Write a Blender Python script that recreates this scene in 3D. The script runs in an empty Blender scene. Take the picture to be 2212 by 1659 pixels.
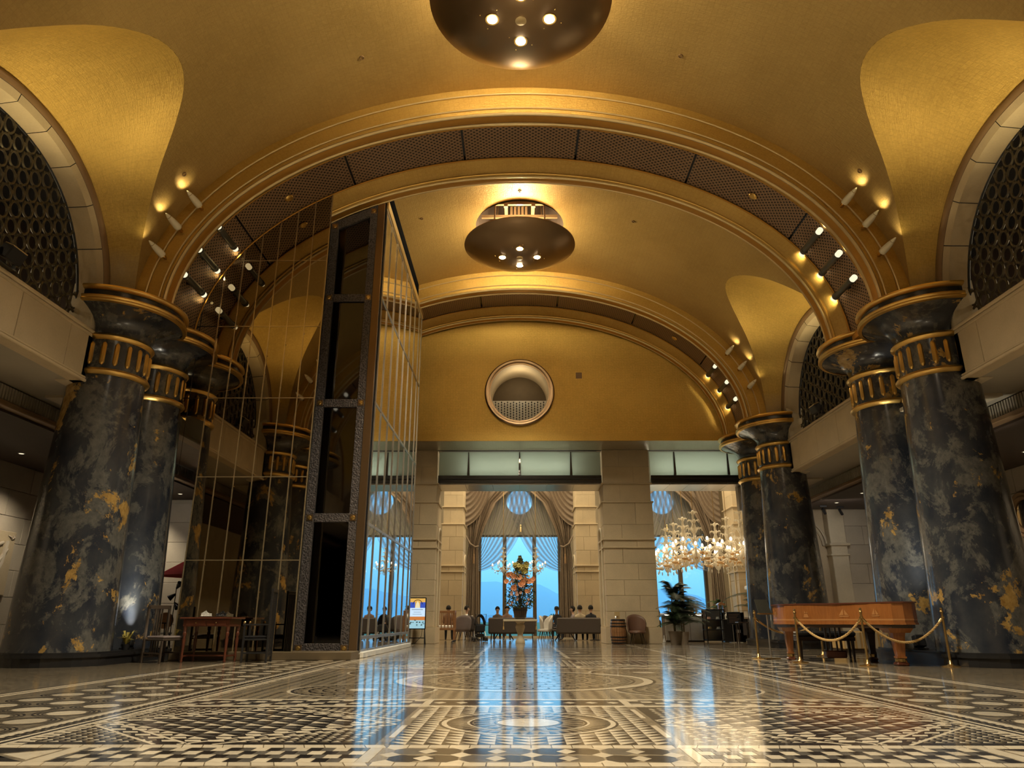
import bpy, bmesh, math, random
from mathutils import Vector, Matrix, Euler
PI = math.pi
rad = math.radians
rnd = random.Random(11)
SC = bpy.context.scene
COL = SC.collection

# ---------------------------------------------------------------- camera
cam = bpy.data.cameras.new('camera')
camo = bpy.data.objects.new('camera', cam)
COL.objects.link(camo)
cam.sensor_width = 36.0
cam.lens = 1550 / 2212 * 36
cam.clip_end = 20000
camo.location = (-0.08, 0, 0.75)
camo.rotation_euler = (rad(90 + 18.33), 0, rad(0.456))
SC.camera = camo

# ---------------------------------------------------------------- view
SC.view_settings.view_transform = 'Standard'
SC.view_settings.look = 'None'
SC.view_settings.exposure = 1.0
SC.view_settings.gamma = 1.0
SC.view_settings.use_curve_mapping = False
SC.cycles.use_denoising = True
SC.cycles.max_bounces = 7
SC.cycles.use_adaptive_sampling = True
SC.cycles.adaptive_threshold = 0.04
SC.cycles.diffuse_bounces = 3
SC.cycles.glossy_bounces = 5
SC.cycles.transmission_bounces = 6
SC.cycles.transparent_max_bounces = 12
SC.cycles.sample_clamp_indirect = 4.0
SC.cycles.blur_glossy = 0.5
SC.cycles.caustics_reflective = False
SC.cycles.caustics_refractive = False

# ---------------------------------------------------------------- world : hazy blue daylight
w = bpy.data.worlds.new('world')
SC.world = w
w.use_nodes = True
nt = w.node_tree
bg = nt.nodes['Background']
tc = nt.nodes.new('ShaderNodeTexCoord')
sep = nt.nodes.new('ShaderNodeSeparateXYZ')
rmp = nt.nodes.new('ShaderNodeValToRGB')
nt.links.new(tc.outputs['Generated'], sep.inputs[0])
nt.links.new(sep.outputs['Z'], rmp.inputs[0])
nt.links.new(rmp.outputs[0], bg.inputs[0])
rmp.color_ramp.elements[0].position = 0.0
rmp.color_ramp.elements[0].color = (0.105, 0.38, 0.65, 1)
rmp.color_ramp.elements[1].position = 0.12
rmp.color_ramp.elements[1].color = (0.23, 0.66, 1.0, 1)
bg.inputs[1].default_value = 0.85


def lamp(name, kind, loc, energy, color=(1, .78, .5), radius=.1, target=None, angle=60, blend=.6, size=None, sizey=None):
    d = bpy.data.lights.new(name, kind)
    d.energy = energy
    d.color = color
    if kind in ('POINT', 'SPOT'):
        d.shadow_soft_size = radius
    if kind == 'SPOT':
        d.spot_size = rad(angle)
        d.spot_blend = blend
    if kind == 'AREA':
        d.shape = 'RECTANGLE' if sizey else 'DISK'
        d.size = size
        if sizey:
            d.size_y = sizey
    o = bpy.data.objects.new(name, d)
    COL.objects.link(o)
    o.location = loc
    o.visible_camera = False
    if target is not None:
        v = Vector(target) - Vector(loc)
        o.rotation_euler = v.to_track_quat('-Z', 'Y').to_euler()
    return o


# layout constants (metres); hall axis is +Y, centre X = 0
PERIOD = 9.15
RIBS = [15.08 - PERIOD, 15.08, 15.08 + PERIOD]
BAYS = [10.5, 19.65]
ALLB = [1.35] + BAYS
VA, VB, VZ = 8.13, 5.51, 7.0
WX = 8.6
BAL0, BAL1 = 5.22, 6.30
WARM = (1, .80, .50)

# area lamps of the lounge ceiling (their fittings sit above the frame)
for lx in (-8, 0, 8):
    lamp('lounge_ceiling_lamp', 'AREA', (lx, 32.3, 8.8), 230, WARM, size=5.5, sizey=4.5, target=(lx, 32.3, 0))
lamp('lounge_cove_lamp', 'AREA', (0, 28.9, 7.6), 50, WARM, size=10, sizey=.4, target=(0, 31, 5))
# ---------------------------------------------------------------- geometry helpers


class MB:
    def __init__(s):
        s.v = []; s.f = []; s.m = []; s.uv = []

    def add(s, vs, fs, mi=0, uvs=None):
        o = len(s.v)
        s.v += [tuple(p) for p in vs]
        for k, f in enumerate(fs):
            s.f.append(tuple(i + o for i in f))
            s.m.append(mi)
            s.uv.append([uvs[i] for i in f] if uvs else None)
        return s

    def box(s, x0, x1, y0, y1, z0, z1, mi=0, c=0.0, M=None):
        if c <= 0:
            vs = [(x, y, z) for z in (z0, z1) for y in (y0, y1) for x in (x0, x1)]
            fs = [(0, 2, 3, 1), (4, 5, 7, 6), (0, 1, 5, 4), (2, 6, 7, 3), (0, 4, 6, 2), (1, 3, 7, 5)]
        else:
            X = (x0, x1); Y = (y0, y1); Z = (z0, z1)
            vs = []; idx = {}
            for i in (0, 1):
                for j in (0, 1):
                    for k in (0, 1):
                        sx = c if i == 0 else -c; sy = c if j == 0 else -c; sz = c if k == 0 else -c
                        idx[i, j, k, 0] = len(vs); vs.append((X[i], Y[j] + sy, Z[k] + sz))
                        idx[i, j, k, 1] = len(vs); vs.append((X[i] + sx, Y[j], Z[k] + sz))
                        idx[i, j, k, 2] = len(vs); vs.append((X[i] + sx, Y[j] + sy, Z[k]))
            fs = []
            q = ((0, 0), (1, 0), (1, 1), (0, 1))
            for e in (0, 1):
                fs.append(tuple(idx[e, a, b, 0] for a, b in q))
                fs.append(tuple(idx[a, e, b, 1] for a, b in q))
                fs.append(tuple(idx[a, b, e, 2] for a, b in q))
            for a in (0, 1):
                for b in (0, 1):
                    fs.append((idx[a, b, 0, 0], idx[a, b, 1, 0], idx[a, b, 1, 1], idx[a, b, 0, 1]))
                    fs.append((idx[a, 0, b, 0], idx[a, 1, b, 0], idx[a, 1, b, 2], idx[a, 0, b, 2]))
                    fs.append((idx[0, a, b, 1], idx[1, a, b, 1], idx[1, a, b, 2], idx[0, a, b, 2]))
                    for k in (0, 1):
                        fs.append((idx[a, b, k, 0], idx[a, b, k, 1], idx[a, b, k, 2]))
        if M is not None:
            vs = [M @ Vector(p) for p in vs]
        return s.add(vs, fs, mi)

    def tube(s, pts, r, n=8, mi=0, cap=True, closed=False):
        pts = [Vector(p) for p in pts]
        N = len(pts)
        rs = r if isinstance(r, (list, tuple)) else [r] * N
        up = Vector((0, 0, 1))
        vs = []
        prev = None
        for i, p in enumerate(pts):
            if closed:
                t = pts[(i + 1) % N] - pts[i - 1]
            else:
                t = pts[min(i + 1, N - 1)] - pts[max(i - 1, 0)]
            t.normalize()
            if prev is None:
                a = t.cross(up)
                if a.length < 1e-3:
                    a = t.cross(Vector((1, 0, 0)))
            else:
                a = prev - t * prev.dot(t)
                if a.length < 1e-4:
                    a = t.cross(up)
            a.normalize()
            prev = a
            b = t.cross(a)
            for k in range(n):
                an = 2 * PI * k / n
                vs.append(p + (a * math.cos(an) + b * math.sin(an)) * rs[i])
        fs = []
        for i in range(N if closed else N - 1):
            j = (i + 1) % N
            for k in range(n):
                k2 = (k + 1) % n
                fs.append((i * n + k, i * n + k2, j * n + k2, j * n + k))
        if cap and not closed:
            fs.append(tuple(range(n))[::-1])
            fs.append(tuple(range((N - 1) * n, N * n)))
        return s.add(vs, fs, mi)

    def lathe(s, prof, n=32, c=(0, 0, 0), a0=0, a1=2 * PI, mi=0, M=None):
        full = abs(a1 - a0 - 2 * PI) < 1e-6
        m = n if full else n + 1
        vs = []
        for r, z in prof:
            for k in range(m):
                an = a0 + (a1 - a0) * k / n
                vs.append(Vector((c[0] + r * math.cos(an), c[1] + r * math.sin(an), c[2] + z)))
        if M is not None:
            vs = [M @ p for p in vs]
        fs = []
        for i in range(len(prof) - 1):
            for k in range(n):
                k2 = (k + 1) % m
                fs.append((i * m + k, i * m + k2, (i + 1) * m + k2, (i + 1) * m + k))
        return s.add(vs, fs, mi)

    def prism(s, poly, z0, z1, mi=0, M=None):
        n = len(poly)
        vs = [Vector((x, y, z0)) for x, y in poly] + [Vector((x, y, z1)) for x, y in poly]
        if M is not None:
            vs = [M @ p for p in vs]
        fs = [tuple(range(n))[::-1], tuple(range(n, 2 * n))]
        fs += [(i, (i + 1) % n, n + (i + 1) % n, n + i) for i in range(n)]
        return s.add(vs, fs, mi)

    def flat(s, poly, z, mi=0):
        return s.add([(x, y, z) for x, y in poly], [tuple(range(len(poly)))], mi)

    def grid(s, fn, nu, nv, mi=0, uvfn=None):
        vs = []; uvs = []
        for i in range(nu + 1):
            for j in range(nv + 1):
                vs.append(fn(i / nu, j / nv))
                uvs.append(uvfn(i / nu, j / nv) if uvfn else (i / nu, j / nv))
        fs = [(i * (nv + 1) + j, (i + 1) * (nv + 1) + j, (i + 1) * (nv + 1) + j + 1, i * (nv + 1) + j + 1)
              for i in range(nu) for j in range(nv)]
        return s.add(vs, fs, mi, uvs)

    def ball(s, c, r, nu=12, nv=8, mi=0, sc=(1, 1, 1)):
        vs = [(c[0], c[1], c[2] - r * sc[2])]
        for j in range(1, nv):
            ph = -PI / 2 + PI * j / nv
            for i in range(nu):
                th = 2 * PI * i / nu
                vs.append((c[0] + r * sc[0] * math.cos(ph) * math.cos(th), c[1] + r * sc[1] * math.cos(ph) * math.sin(th), c[2] + r * sc[2] * math.sin(ph)))
        vs.append((c[0], c[1], c[2] + r * sc[2]))
        fs = []
        for i in range(nu):
            i2 = (i + 1) % nu
            fs.append((0, 1 + i2, 1 + i))
            for j in range(nv - 2):
                a = 1 + j * nu
                fs.append((a + i, a + i2, a + nu + i2, a + nu + i))
            a = 1 + (nv - 2) * nu
            fs.append((a + i, a + i2, len(vs) - 1))
        return s.add(vs, fs, mi)

    def mesh(s, name, mats, smooth=None):
        me = bpy.data.meshes.new(name)
        me.from_pydata(s.v, [], s.f)
        if any(u for u in s.uv):
            lay = me.uv_layers.new(name='UVMap')
            k = 0
            flat = []
            for f, u in zip(s.f, s.uv):
                if u:
                    for a in u:
                        flat += [a[0], a[1]]
                else:
                    flat += [0.0, 0.0] * len(f)
            lay.data.foreach_set('uv', flat)
        if not isinstance(mats, (list, tuple)):
            mats = [mats]
        for m in mats:
            me.materials.append(m)
        if len(mats) > 1:
            me.polygons.foreach_set('material_index', s.m)
        if smooth is not None:
            me.shade_smooth()
            me.set_sharp_from_angle(angle=rad(smooth))
        me.update()
        return me

    def build(s, name, mats, parent=None, smooth=None, loc=None):
        o = bpy.data.objects.new(name, s.mesh(name, mats, smooth))
        COL.objects.link(o)
        if parent is not None:
            o.parent = parent
        if loc is not None:
            o.location = loc
        return o


def obj(name, me, parent=None, loc=(0, 0, 0), rot=None, scale=None):
    o = bpy.data.objects.new(name, me)
    COL.objects.link(o)
    if parent is not None:
        o.parent = parent
    o.location = loc
    if rot is not None:
        o.rotation_euler = rot
    if scale is not None:
        o.scale = scale if hasattr(scale, '__len__') else (scale,) * 3
    return o


def tag(o, label, cat, group=None):
    o['label'] = label
    o['category'] = cat
    if group:
        o['group'] = group
    return o


def thing(name, label, cat, loc=(0, 0, 0), rz=0, group=None):
    o = bpy.data.objects.new(name, None)
    COL.objects.link(o)
    o.empty_display_size = .2
    o.location = loc
    o.rotation_euler = (0, 0, rz)
    return tag(o, label, cat, group)


def struct(name, label=None):
    o = bpy.data.objects.new(name, None)
    COL.objects.link(o)
    o['kind'] = 'structure'
    if label:
        o['label'] = label
    return o


def copy_tree(o, parent=None):
    c = o.copy()
    COL.objects.link(c)
    if parent is not None:
        c.parent = parent
    for ch in list(o.children):
        copy_tree(ch, c)
    return c


def stuff(o):
    o['kind'] = 'stuff'
    return o


def frame_M(origin, d, up=(0, 0, 1)):
    """matrix whose local Z runs along d"""
    d = Vector(d).normalized()
    q = d.to_track_quat('Z', 'Y')
    return Matrix.Translation(Vector(origin)) @ q.to_matrix().to_4x4()


def lerp(a, b, t):
    return a + (b - a) * t


def interp(tab, x):
    x = abs(x)
    if x <= tab[0][0]:
        return tab[0][1]
    for (a, fa), (b, fb) in zip(tab, tab[1:]):
        if x <= b:
            return fa + (fb - fa) * (x - a) / (b - a)
    return tab[-1][1]


# ---------------------------------------------------------------- materials
MATS = {}


class NT:
    def __init__(s, name):
        s.m = bpy.data.materials.new(name)
        s.m.use_nodes = True
        s.t = s.m.node_tree
        s.p = s.t.nodes['Principled BSDF']
        s.out = s.t.nodes['Material Output']
        MATS[name] = s.m

    def n(s, t, **kw):
        nd = s.t.nodes.new('ShaderNode' + t)
        for k, v in kw.items():
            setattr(nd, k, v)
        return nd

    def l(s, a, b):
        s.t.links.new(a, b)

    def mix(s, fac, a, b, typ='MIX'):
        nd = s.n('MixRGB', blend_type=typ)
        for i, x in enumerate((fac, a, b)):
            if hasattr(x, 'links'):
                s.l(x, nd.inputs[i])
            elif i == 0:
                nd.inputs[0].default_value = x
            else:
                nd.inputs[i].default_value = (*x[:3], 1)
        return nd.outputs[0]

    def math(s, op, a, b=0.0, clamp=False):
        nd = s.n('Math', operation=op, use_clamp=clamp)
        for i, x in enumerate((a, b)):
            if hasattr(x, 'links'):
                s.l(x, nd.inputs[i])
            else:
                nd.inputs[i].default_value = x
        return nd.outputs[0]

    def coord(s, kind='Object', scale=(1, 1, 1), rot=(0, 0, 0)):
        tc = s.n('TexCoord')
        mp = s.n('Mapping')
        s.l(tc.outputs[kind], mp.inputs[0])
        mp.inputs['Scale'].default_value = scale
        mp.inputs['Rotation'].default_value = rot
        return mp.outputs[0]

    def noise(s, vec, scale, detail=4, rough=.55, dist=0.0):
        nd = s.n('TexNoise')
        s.l(vec, nd.inputs['Vector'])
        nd.inputs['Scale'].default_value = scale
        nd.inputs['Detail'].default_value = detail
        nd.inputs['Roughness'].default_value = rough
        nd.inputs['Distortion'].default_value = dist
        return nd.outputs['Fac']

    def ramp(s, fac, *stops):
        nd = s.n('ValToRGB')
        s.l(fac, nd.inputs[0])
        e = nd.color_ramp.elements
        while len(e) < len(stops):
            e.new(.5)
        for k, (p, c) in enumerate(stops):
            e[k].position = p
            e[k].color = (*c, 1) if hasattr(c, '__len__') else (c, c, c, 1)
        return nd.outputs[0]

    def bump(s, h, strength=.2, dist=.02):
        nd = s.n('Bump')
        s.l(h, nd.inputs['Height'])
        nd.inputs['Strength'].default_value = strength
        nd.inputs['Distance'].default_value = dist
        s.l(nd.outputs[0], s.p.inputs['Normal'])

    def set(s, base=None, rough=None, metal=None, **kw):
        for key, x in (('Base Color', base), ('Roughness', rough), ('Metallic', metal)):
            if x is None:
                continue
            if hasattr(x, 'links'):
                s.l(x, s.p.inputs[key])
            elif key == 'Base Color':
                s.p.inputs[key].default_value = (*x, 1)
            else:
                s.p.inputs[key].default_value = x
        for k, v in kw.items():
            s.p.inputs[k].default_value = v
        return s.m


def plain(name, c, rough=.5, metal=0.0, var=.15, vs=6.0, bump=0.0, bs=60, **kw):
    """solid colour with a slight noise variation"""
    q = NT(name)
    co = q.coord()
    f = q.noise(co, vs, 3)
    col = q.mix(f, [x * (1 - var) for x in c], [min(1, x * (1 + var)) for x in c])
    q.set(col, rough, metal, **kw)
    if bump:
        q.bump(q.noise(co, bs, 3), bump, .01)
    return q.m


def emit(name, c, s):
    q = NT(name)
    q.set((.02, .02, .02), .5)
    q.p.inputs['Emission Color'].default_value = (*c, 1)
    q.p.inputs['Emission Strength'].default_value = s
    return q.m


def gold_leaf(name, base, dark, metal, rough, fade=None):
    q = NT(name)
    uv = q.coord('UV')
    co = q.coord()
    br = q.n('TexBrick')
    q.l(uv, br.inputs['Vector'])
    br.offset = 0.0
    br.inputs['Scale'].default_value = 1.0
    br.inputs['Brick Width'].default_value = .10
    br.inputs['Row Height'].default_value = .10
    br.inputs['Mortar Size'].default_value = .007
    br.inputs['Mortar Smooth'].default_value = .4
    br.inputs['Color1'].default_value = (.35, .35, .35, 1)
    br.inputs['Color2'].default_value = (.75, .75, .75, 1)
    br.inputs['Mortar'].default_value = (.15, .15, .15, 1)
    big = q.noise(co, .5, 4)
    fine = q.noise(co, 22, 4, .7)
    f = q.math('ADD', q.math('MULTIPLY', big, .5), q.math('MULTIPLY', fine, .42))
    f = q.math('ADD', f, q.math('MULTIPLY', br.outputs['Color'], .14), True)
    col = q.ramp(f, (.25, dark), (.62, base))
    if fade:
        sp = q.n('SeparateXYZ')
        q.l(co, sp.inputs[0])
        h = q.math('ADD', sp.outputs['Z'], q.math('MULTIPLY', q.math('SUBTRACT', big, .5), 1.6))
        k = q.n('MapRange')
        q.l(h, k.inputs[0])
        k.inputs[1].default_value = fade[0]
        k.inputs[2].default_value = fade[1]
        k.inputs[3].default_value = 0
        k.inputs[4].default_value = 1
        col = q.mix(k.outputs[0], (.50, .44, .34), col)
        mt = q.math('MULTIPLY', k.outputs[0], metal)
        q.set(col, None, mt)
    else:
        q.set(col, None, metal)
    rg = q.math('ADD', q.math('MULTIPLY', fine, .25), rough - .12)
    q.set(None, rg)
    str_ = q.noise(q.coord('UV', (7, 42, 1), (0, 0, .5)), 1.0, 5, .65)
    q.bump(q.math('ADD', q.math('ADD', fine, q.math('MULTIPLY', br.outputs['Color'], .3)), str_), .4, .02)
    return q.m


M_vault = gold_leaf('gold_leaf_vault', (.52, .36, .13), (.35, .225, .068), .5, .46)
M_lunette = gold_leaf('gold_leaf_lunette', (.68, .46, .12), (.36, .22, .045), .45, .42, (6.8, 7.9))
M_rib = gold_leaf('gold_leaf_rib', (.62, .40, .11), (.42, .25, .05), .6, .42)
M_tymp = gold_leaf('gold_leaf_tympanum', (.80, .53, .13), (.50, .30, .055), .5, .42)
M_gilt = plain('gilt_polished', (.72, .47, .14), .3, .9, .12)
M_giltpale = plain('gilt_pale', (.72, .56, .30), .38, .7, .12)
M_orange = plain('gilt_cove', (.50, .25, .04), .45, .6, .12)
M_ringmetal = plain('aged_bronze', (.10, .085, .055), .5, .55, .2)
M_bronze = plain('dark_bronze', (.30, .20, .11), .28, .85, .1, 1.0)
M_silverleaf = gold_leaf('silver_leaf', (.62, .56, .45), (.42, .36, .26), .75, .32)


def stone(name, c, var=.12, rough=.6, bump=.08):
    q = NT(name)
    co = q.coord()
    oi = q.n('ObjectInfo')
    f = q.noise(co, 1.6, 5)
    g = q.noise(co, 30, 3)
    col = q.ramp(q.math('ADD', q.math('MULTIPLY', f, .7), q.math('MULTIPLY', g, .3)),
                 (.3, [x * (1 - var) for x in c]), (.7, [min(1, x * (1 + var)) for x in c]))
    v = q.math('ADD', q.math('MULTIPLY', oi.outputs['Random'], .12), .94)
    col = q.mix(1.0, col, v, 'MULTIPLY')
    q.set(col, rough)
    q.bump(g, bump, .01)
    return q.m


M_stone = stone('limestone', (.58, .47, .31))
M_stone2 = stone('limestone_pale', (.60, .52, .38))
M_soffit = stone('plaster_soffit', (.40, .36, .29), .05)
M_stonegrey = stone('limestone_grey', (.50, .44, .35))
M_reveal = stone('arch_stone', (.55, .45, .30))
M_brownmould = plain('brown_moulding', (.26, .16, .08), .4, .2)


def marble(name):
    q = NT(name)
    tc = q.n('TexCoord')
    oi = q.n('ObjectInfo')
    off = q.n('VectorMath', operation='MULTIPLY')
    cmb = q.n('CombineXYZ')
    for i in range(3):
        q.l(oi.outputs['Random'], cmb.inputs[i])
    q.l(cmb.outputs[0], off.inputs[0])
    off.inputs[1].default_value = (37, 53, 91)
    ad = q.n('VectorMath', operation='ADD')
    q.l(tc.outputs['Object'], ad.inputs[0])
    q.l(off.outputs[0], ad.inputs[1])
    rot = q.n('Mapping')
    q.l(ad.outputs[0], rot.inputs[0])
    rot.inputs['Rotation'].default_value = (.5, .4, .3)
    rot.inputs['Scale'].default_value = (1, 1, .8)
    v = rot.outputs[0]
    n1 = q.noise(v, 1.5, 15, .72, .35)
    n2 = q.noise(v, 1.35, 15, .70, .3)
    n3 = q.noise(v, 9, 6, .7)
    basec = q.ramp(q.noise(v, 2.2, 6), (.3, (.018, .023, .038)), (.7, (.052, .057, .066)))
    grey = q.ramp(n3, (.25, (.06, .062, .066)), (.75, (.19, .185, .165)))
    m1 = q.ramp(n1, (.50, 0.0), (.55, .8))
    col = q.mix(m1, basec, grey)
    gold = q.ramp(n3, (.3, (.22, .12, .03)), (.7, (.55, .36, .12)))
    m2 = q.ramp(n2, (.588, 0.0), (.605, 1.0))
    col = q.mix(m2, col, gold)
    q.set(col, .22)
    q.p.inputs['Coat Weight'].default_value = .35
    q.p.inputs['Coat Roughness'].default_value = .12
    return q.m


M_marble = marble('dark_marble')
M_black = plain('black_stone', (.018, .018, .02), .25)
M_blackmetal = plain('black_metal', (.02, .02, .022), .4, .3)


def lattice(name):
    q = NT(name)
    uv = q.coord('UV', (1, 1, 1), (0, 0, rad(45)))
    sp = q.n('SeparateXYZ')
    q.l(uv, sp.inputs[0])
    k = 2 * PI / .085
    a = q.math('SINE', q.math('MULTIPLY', sp.outputs[0], k))
    b = q.math('SINE', q.math('MULTIPLY', sp.outputs[1], k))
    h = q.math('MULTIPLY', q.math('ADD', a, 1), q.math('ADD', b, 1))
    f = q.ramp(q.math('MULTIPLY', h, .25), (.36, 0.0), (.5, 1.0))
    col = q.mix(f, (.34, .215, .125), (.012, .008, .006))
    q.set(col, .45, .35)
    q.bump(q.math('MULTIPLY', f, -1), .5, .02)
    return q.m


M_lattice = lattice('bronze_lattice')
M_darkgrid = plain('dark_grille', (.06, .04, .03), .6, .2)


def glassmix(name, tint, gloss=.12, rough=.02, body=None, bodyw=0.0):
    q = NT(name)
    tr = q.n('BsdfTransparent')
    tr.inputs[0].default_value = (*tint, 1)
    gl = q.n('BsdfGlossy')
    gl.inputs['Roughness'].default_value = rough
    mx = q.n('MixShader')
    mx.inputs[0].default_value = gloss
    q.l(tr.outputs[0], mx.inputs[1])
    q.l(gl.outputs[0], mx.inputs[2])
    last = mx.outputs[0]
    if body:
        df = q.n('BsdfTranslucent')
        df.inputs[0].default_value = (*body, 1)
        d2 = q.n('BsdfDiffuse')
        d2.inputs[0].default_value = (*body, 1)
        m3 = q.n('MixShader')
        q.l(df.outputs[0], m3.inputs[1]); q.l(d2.outputs[0], m3.inputs[2])
        m2 = q.n('MixShader')
        m2.inputs[0].default_value = bodyw
        q.l(last, m2.inputs[1]); q.l(m3.outputs[0], m2.inputs[2])
        last = m2.outputs[0]
    q.l(last, q.out.inputs[0])
    return q.m


M_pane = glassmix('window_glass', (.97, .99, 1), .05)
M_frost = glassmix('frosted_glass', (.6, .66, .62), .08, .2, (.56, .62, .56), .85)
M_sheer = glassmix('sheer_fabric', (.84, .90, .96), .0, .5, (.40, .37, .35), .45)
_t = M_sheer.node_tree
_u = _t.nodes.new('ShaderNodeTexCoord'); _s = _t.nodes.new('ShaderNodeSeparateXYZ'); _a = _t.nodes.new('ShaderNodeMath'); _b = _t.nodes.new('ShaderNodeMath'); _c = _t.nodes.new('ShaderNodeMapRange')
_a.operation = 'MULTIPLY'; _a.inputs[1].default_value = 13 * 2 * PI; _b.operation = 'SINE'
_c.inputs[1].default_value = -1; _c.inputs[2].default_value = 1; _c.inputs[3].default_value = .22; _c.inputs[4].default_value = .78
_t.links.new(_u.outputs['UV'], _s.inputs[0]); _t.links.new(_s.outputs[0], _a.inputs[0]); _t.links.new(_a.outputs[0], _b.inputs[0]); _t.links.new(_b.outputs[0], _c.inputs[0])
for _n in _t.nodes:
    if _n.type == 'MIX_SHADER' and abs(_n.inputs[0].default_value - .45) < 1e-4:
        _t.links.new(_c.outputs[0], _n.inputs[0])
M_crystal = glassmix('crystal', (.95, .93, .88), .35, .1, (.95, .88, .74), .6)


def mirror(name, c, rough):
    q = NT(name)
    co = q.coord()
    q.set(c, rough, 1.0)
    q.bump(q.noise(co, .6, 2), .02, .05)
    return q.m


M_mirror = mirror('tinted_mirror', (.36, .30, .21), .015)
M_mirror2 = mirror('clear_mirror', (.70, .72, .72), .015)
M_darkglass = mirror('smoked_glass', (.13, .13, .14), .03)
M_bevel = plain('mirror_bevel', (.66, .54, .34), .25, .8)
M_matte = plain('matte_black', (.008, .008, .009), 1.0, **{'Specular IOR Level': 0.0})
M_barfront = plain('bar_panel', (.46, .49, .54), .35)  # pale bluish sky reflection put into the panel colour
M_chrome = plain('brushed_steel', (.52, .50, .47), .3, .9)


def ornament(name):
    q = NT(name)
    co = q.coord()
    v = q.n('TexVoronoi')
    q.l(co, v.inputs['Vector'])
    v.inputs['Scale'].default_value = 26
    col = q.ramp(v.outputs['Distance'], (.1, (.03, .027, .027)), (.6, (.12, .105, .105)))
    q.set(col, .45, .5)
    q.bump(v.outputs['Distance'], .6, .02)
    return q.m


M_orn = ornament('cast_metal_ornament')


def polished(name, c, c2, rough=.15, sc=8):
    q = NT(name)
    co = q.coord()
    oi = q.n('ObjectInfo')
    f = q.noise(co, sc, 6, .65, .5)
    col = q.ramp(f, (.3, c2), (.7, c))
    v = q.math('ADD', q.math('MULTIPLY', oi.outputs['Random'], .3), .85)
    col = q.mix(1.0, col, v, 'MULTIPLY')
    q.set(col, rough)
    q.p.inputs['Coat Weight'].default_value = .5
    q.p.inputs['Coat Roughness'].default_value = .07
    q.p.inputs['IOR'].default_value = 1.75
    q.p.inputs['Coat IOR'].default_value = 1.7
    wav = q.noise(q.coord('Object', (1, .35, 1)), 1.3, 2)
    q.bump(q.math('ADD', wav, q.math('MULTIPLY', q.noise(co, 7, 2), .12)), .022, .05)
    return q.m


M_tcream = polished('marble_cream', (.74, .64, .49), (.62, .52, .38))
M_tdark = polished('marble_charcoal', (.035, .03, .028), (.016, .014, .014))
M_tgrey = polished('marble_grey', (.155, .14, .12), (.085, .075, .065))
M_ttan = polished('marble_tan', (.34, .275, .19), (.25, .20, .135))


def tan_stripes(name):
    q = NT(name)
    co = q.coord()
    f = q.noise(co, 14, 5, .7)
    g = q.noise(co, 1.2, 3)
    col = q.ramp(f, (.35, (.05, .042, .033)), (.5, (.22, .175, .12)), (.68, (.34, .275, .19)))
    col = q.mix(q.ramp(g, (.35, 0.0), (.7, .45)), col, (.30, .24, .165))
    q.set(col, .16)
    q.p.inputs['Coat Weight'].default_value = .5
    q.p.inputs['Coat Roughness'].default_value = .07
    q.p.inputs['IOR'].default_value = 1.75
    q.p.inputs['Coat IOR'].default_value = 1.7
    wav = q.noise(q.coord('Object', (1, .35, 1)), 1.3, 2)
    q.bump(wav, .022, .05)
    return q.m


M_floor = tan_stripes('mosaic_ground')


def wood(name, c, c2, rough=.3, sc=(1, 1, 8)):
    q = NT(name)
    co = q.coord('Object', sc)
    f = q.noise(co, 3, 6, .6, 1.2)
    q.set(q.ramp(f, (.3, c2), (.7, c)), rough)
    q.p.inputs['Coat Weight'].default_value = .4
    return q.m


M_piano = wood('satinwood', (.33, .12, .03), (.25, .085, .02), .25, (8, 1, 1))
M_pianolight = wood('inlay_wood', (.44, .20, .07), (.38, .165, .05), .3)
M_darkwood = wood('dark_wood', (.055, .03, .018), (.03, .017, .011), .35)
M_redwood = wood('mahogany', (.13, .038, .018), (.08, .022, .011), .3)
M_midwood = wood('oak', (.34, .17, .07), (.24, .11, .045), .4)
M_greywood = wood('ebonised_wood', (.075, .055, .04), (.045, .033, .025), .4)
M_brass = plain('brass', (.55, .38, .16), .25, .95)
M_rope = plain('rope', (.50, .32, .12), .7, 0, .3, 60, .5, 120)
M_fabgrey = plain('grey_fabric', (.085, .07, .062), .9, 0, .2, 30)
M_fabwhite = plain('white_fabric', (.62, .60, .57), .85)
M_fabbrown = plain('brown_leather', (.16, .085, .055), .5)
M_fabmauve = plain('mauve_fabric', (.22, .18, .18), .9)
M_drape = plain('taupe_drape', (.235, .18, .13), .7, .0, .2, 12)
M_leaf = plain('leaf_green', (.055, .12, .03), .5, 0, .4, 20)
M_leafdark = plain('leaf_dark', (.02, .04, .016), .5, 0, .4, 20)
M_leafgold = plain('leaf_yellow', (.45, .38, .10), .5, 0, .3, 20)
M_petal = plain('petal_orange', (.80, .33, .15), .5, 0, .3, 30)
M_petal2 = plain('petal_pink', (.70, .42, .34), .5, 0, .3, 30)
M_stem = plain('stem_brown', (.10, .07, .035), .7)
M_white = plain('white_paint', (.72, .70, .65), .45)
M_shellwhite = plain('alabaster_shell', (.85, .78, .60), .35)
M_bulb = emit('bulb_warm', (1, .86, .62), 60)
M_bulb2 = emit('lens_warm', (1, .88, .60), .55)
M_bulb3 = emit('candle_bulb', (1, .84, .58), 4)
M_strip = emit('strip_light', (1, .82, .52), 2.5)
M_blacknavy = plain('black_cloth', (.012, .014, .02), .8)
M_red = plain('red_canvas', (.42, .02, .02), .7)
M_skin = plain('skin', (.52, .32, .22), .55)
M_hair = plain('hair_black', (.012, .010, .009), .95)
M_concrete = plain('pot_grey', (.30, .25, .20), .7)
M_tube = plain('spot_tube', (.10, .10, .085), .35, .6)
M_screenblack = plain('screen_black', (.01, .01, .012), .2)

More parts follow.
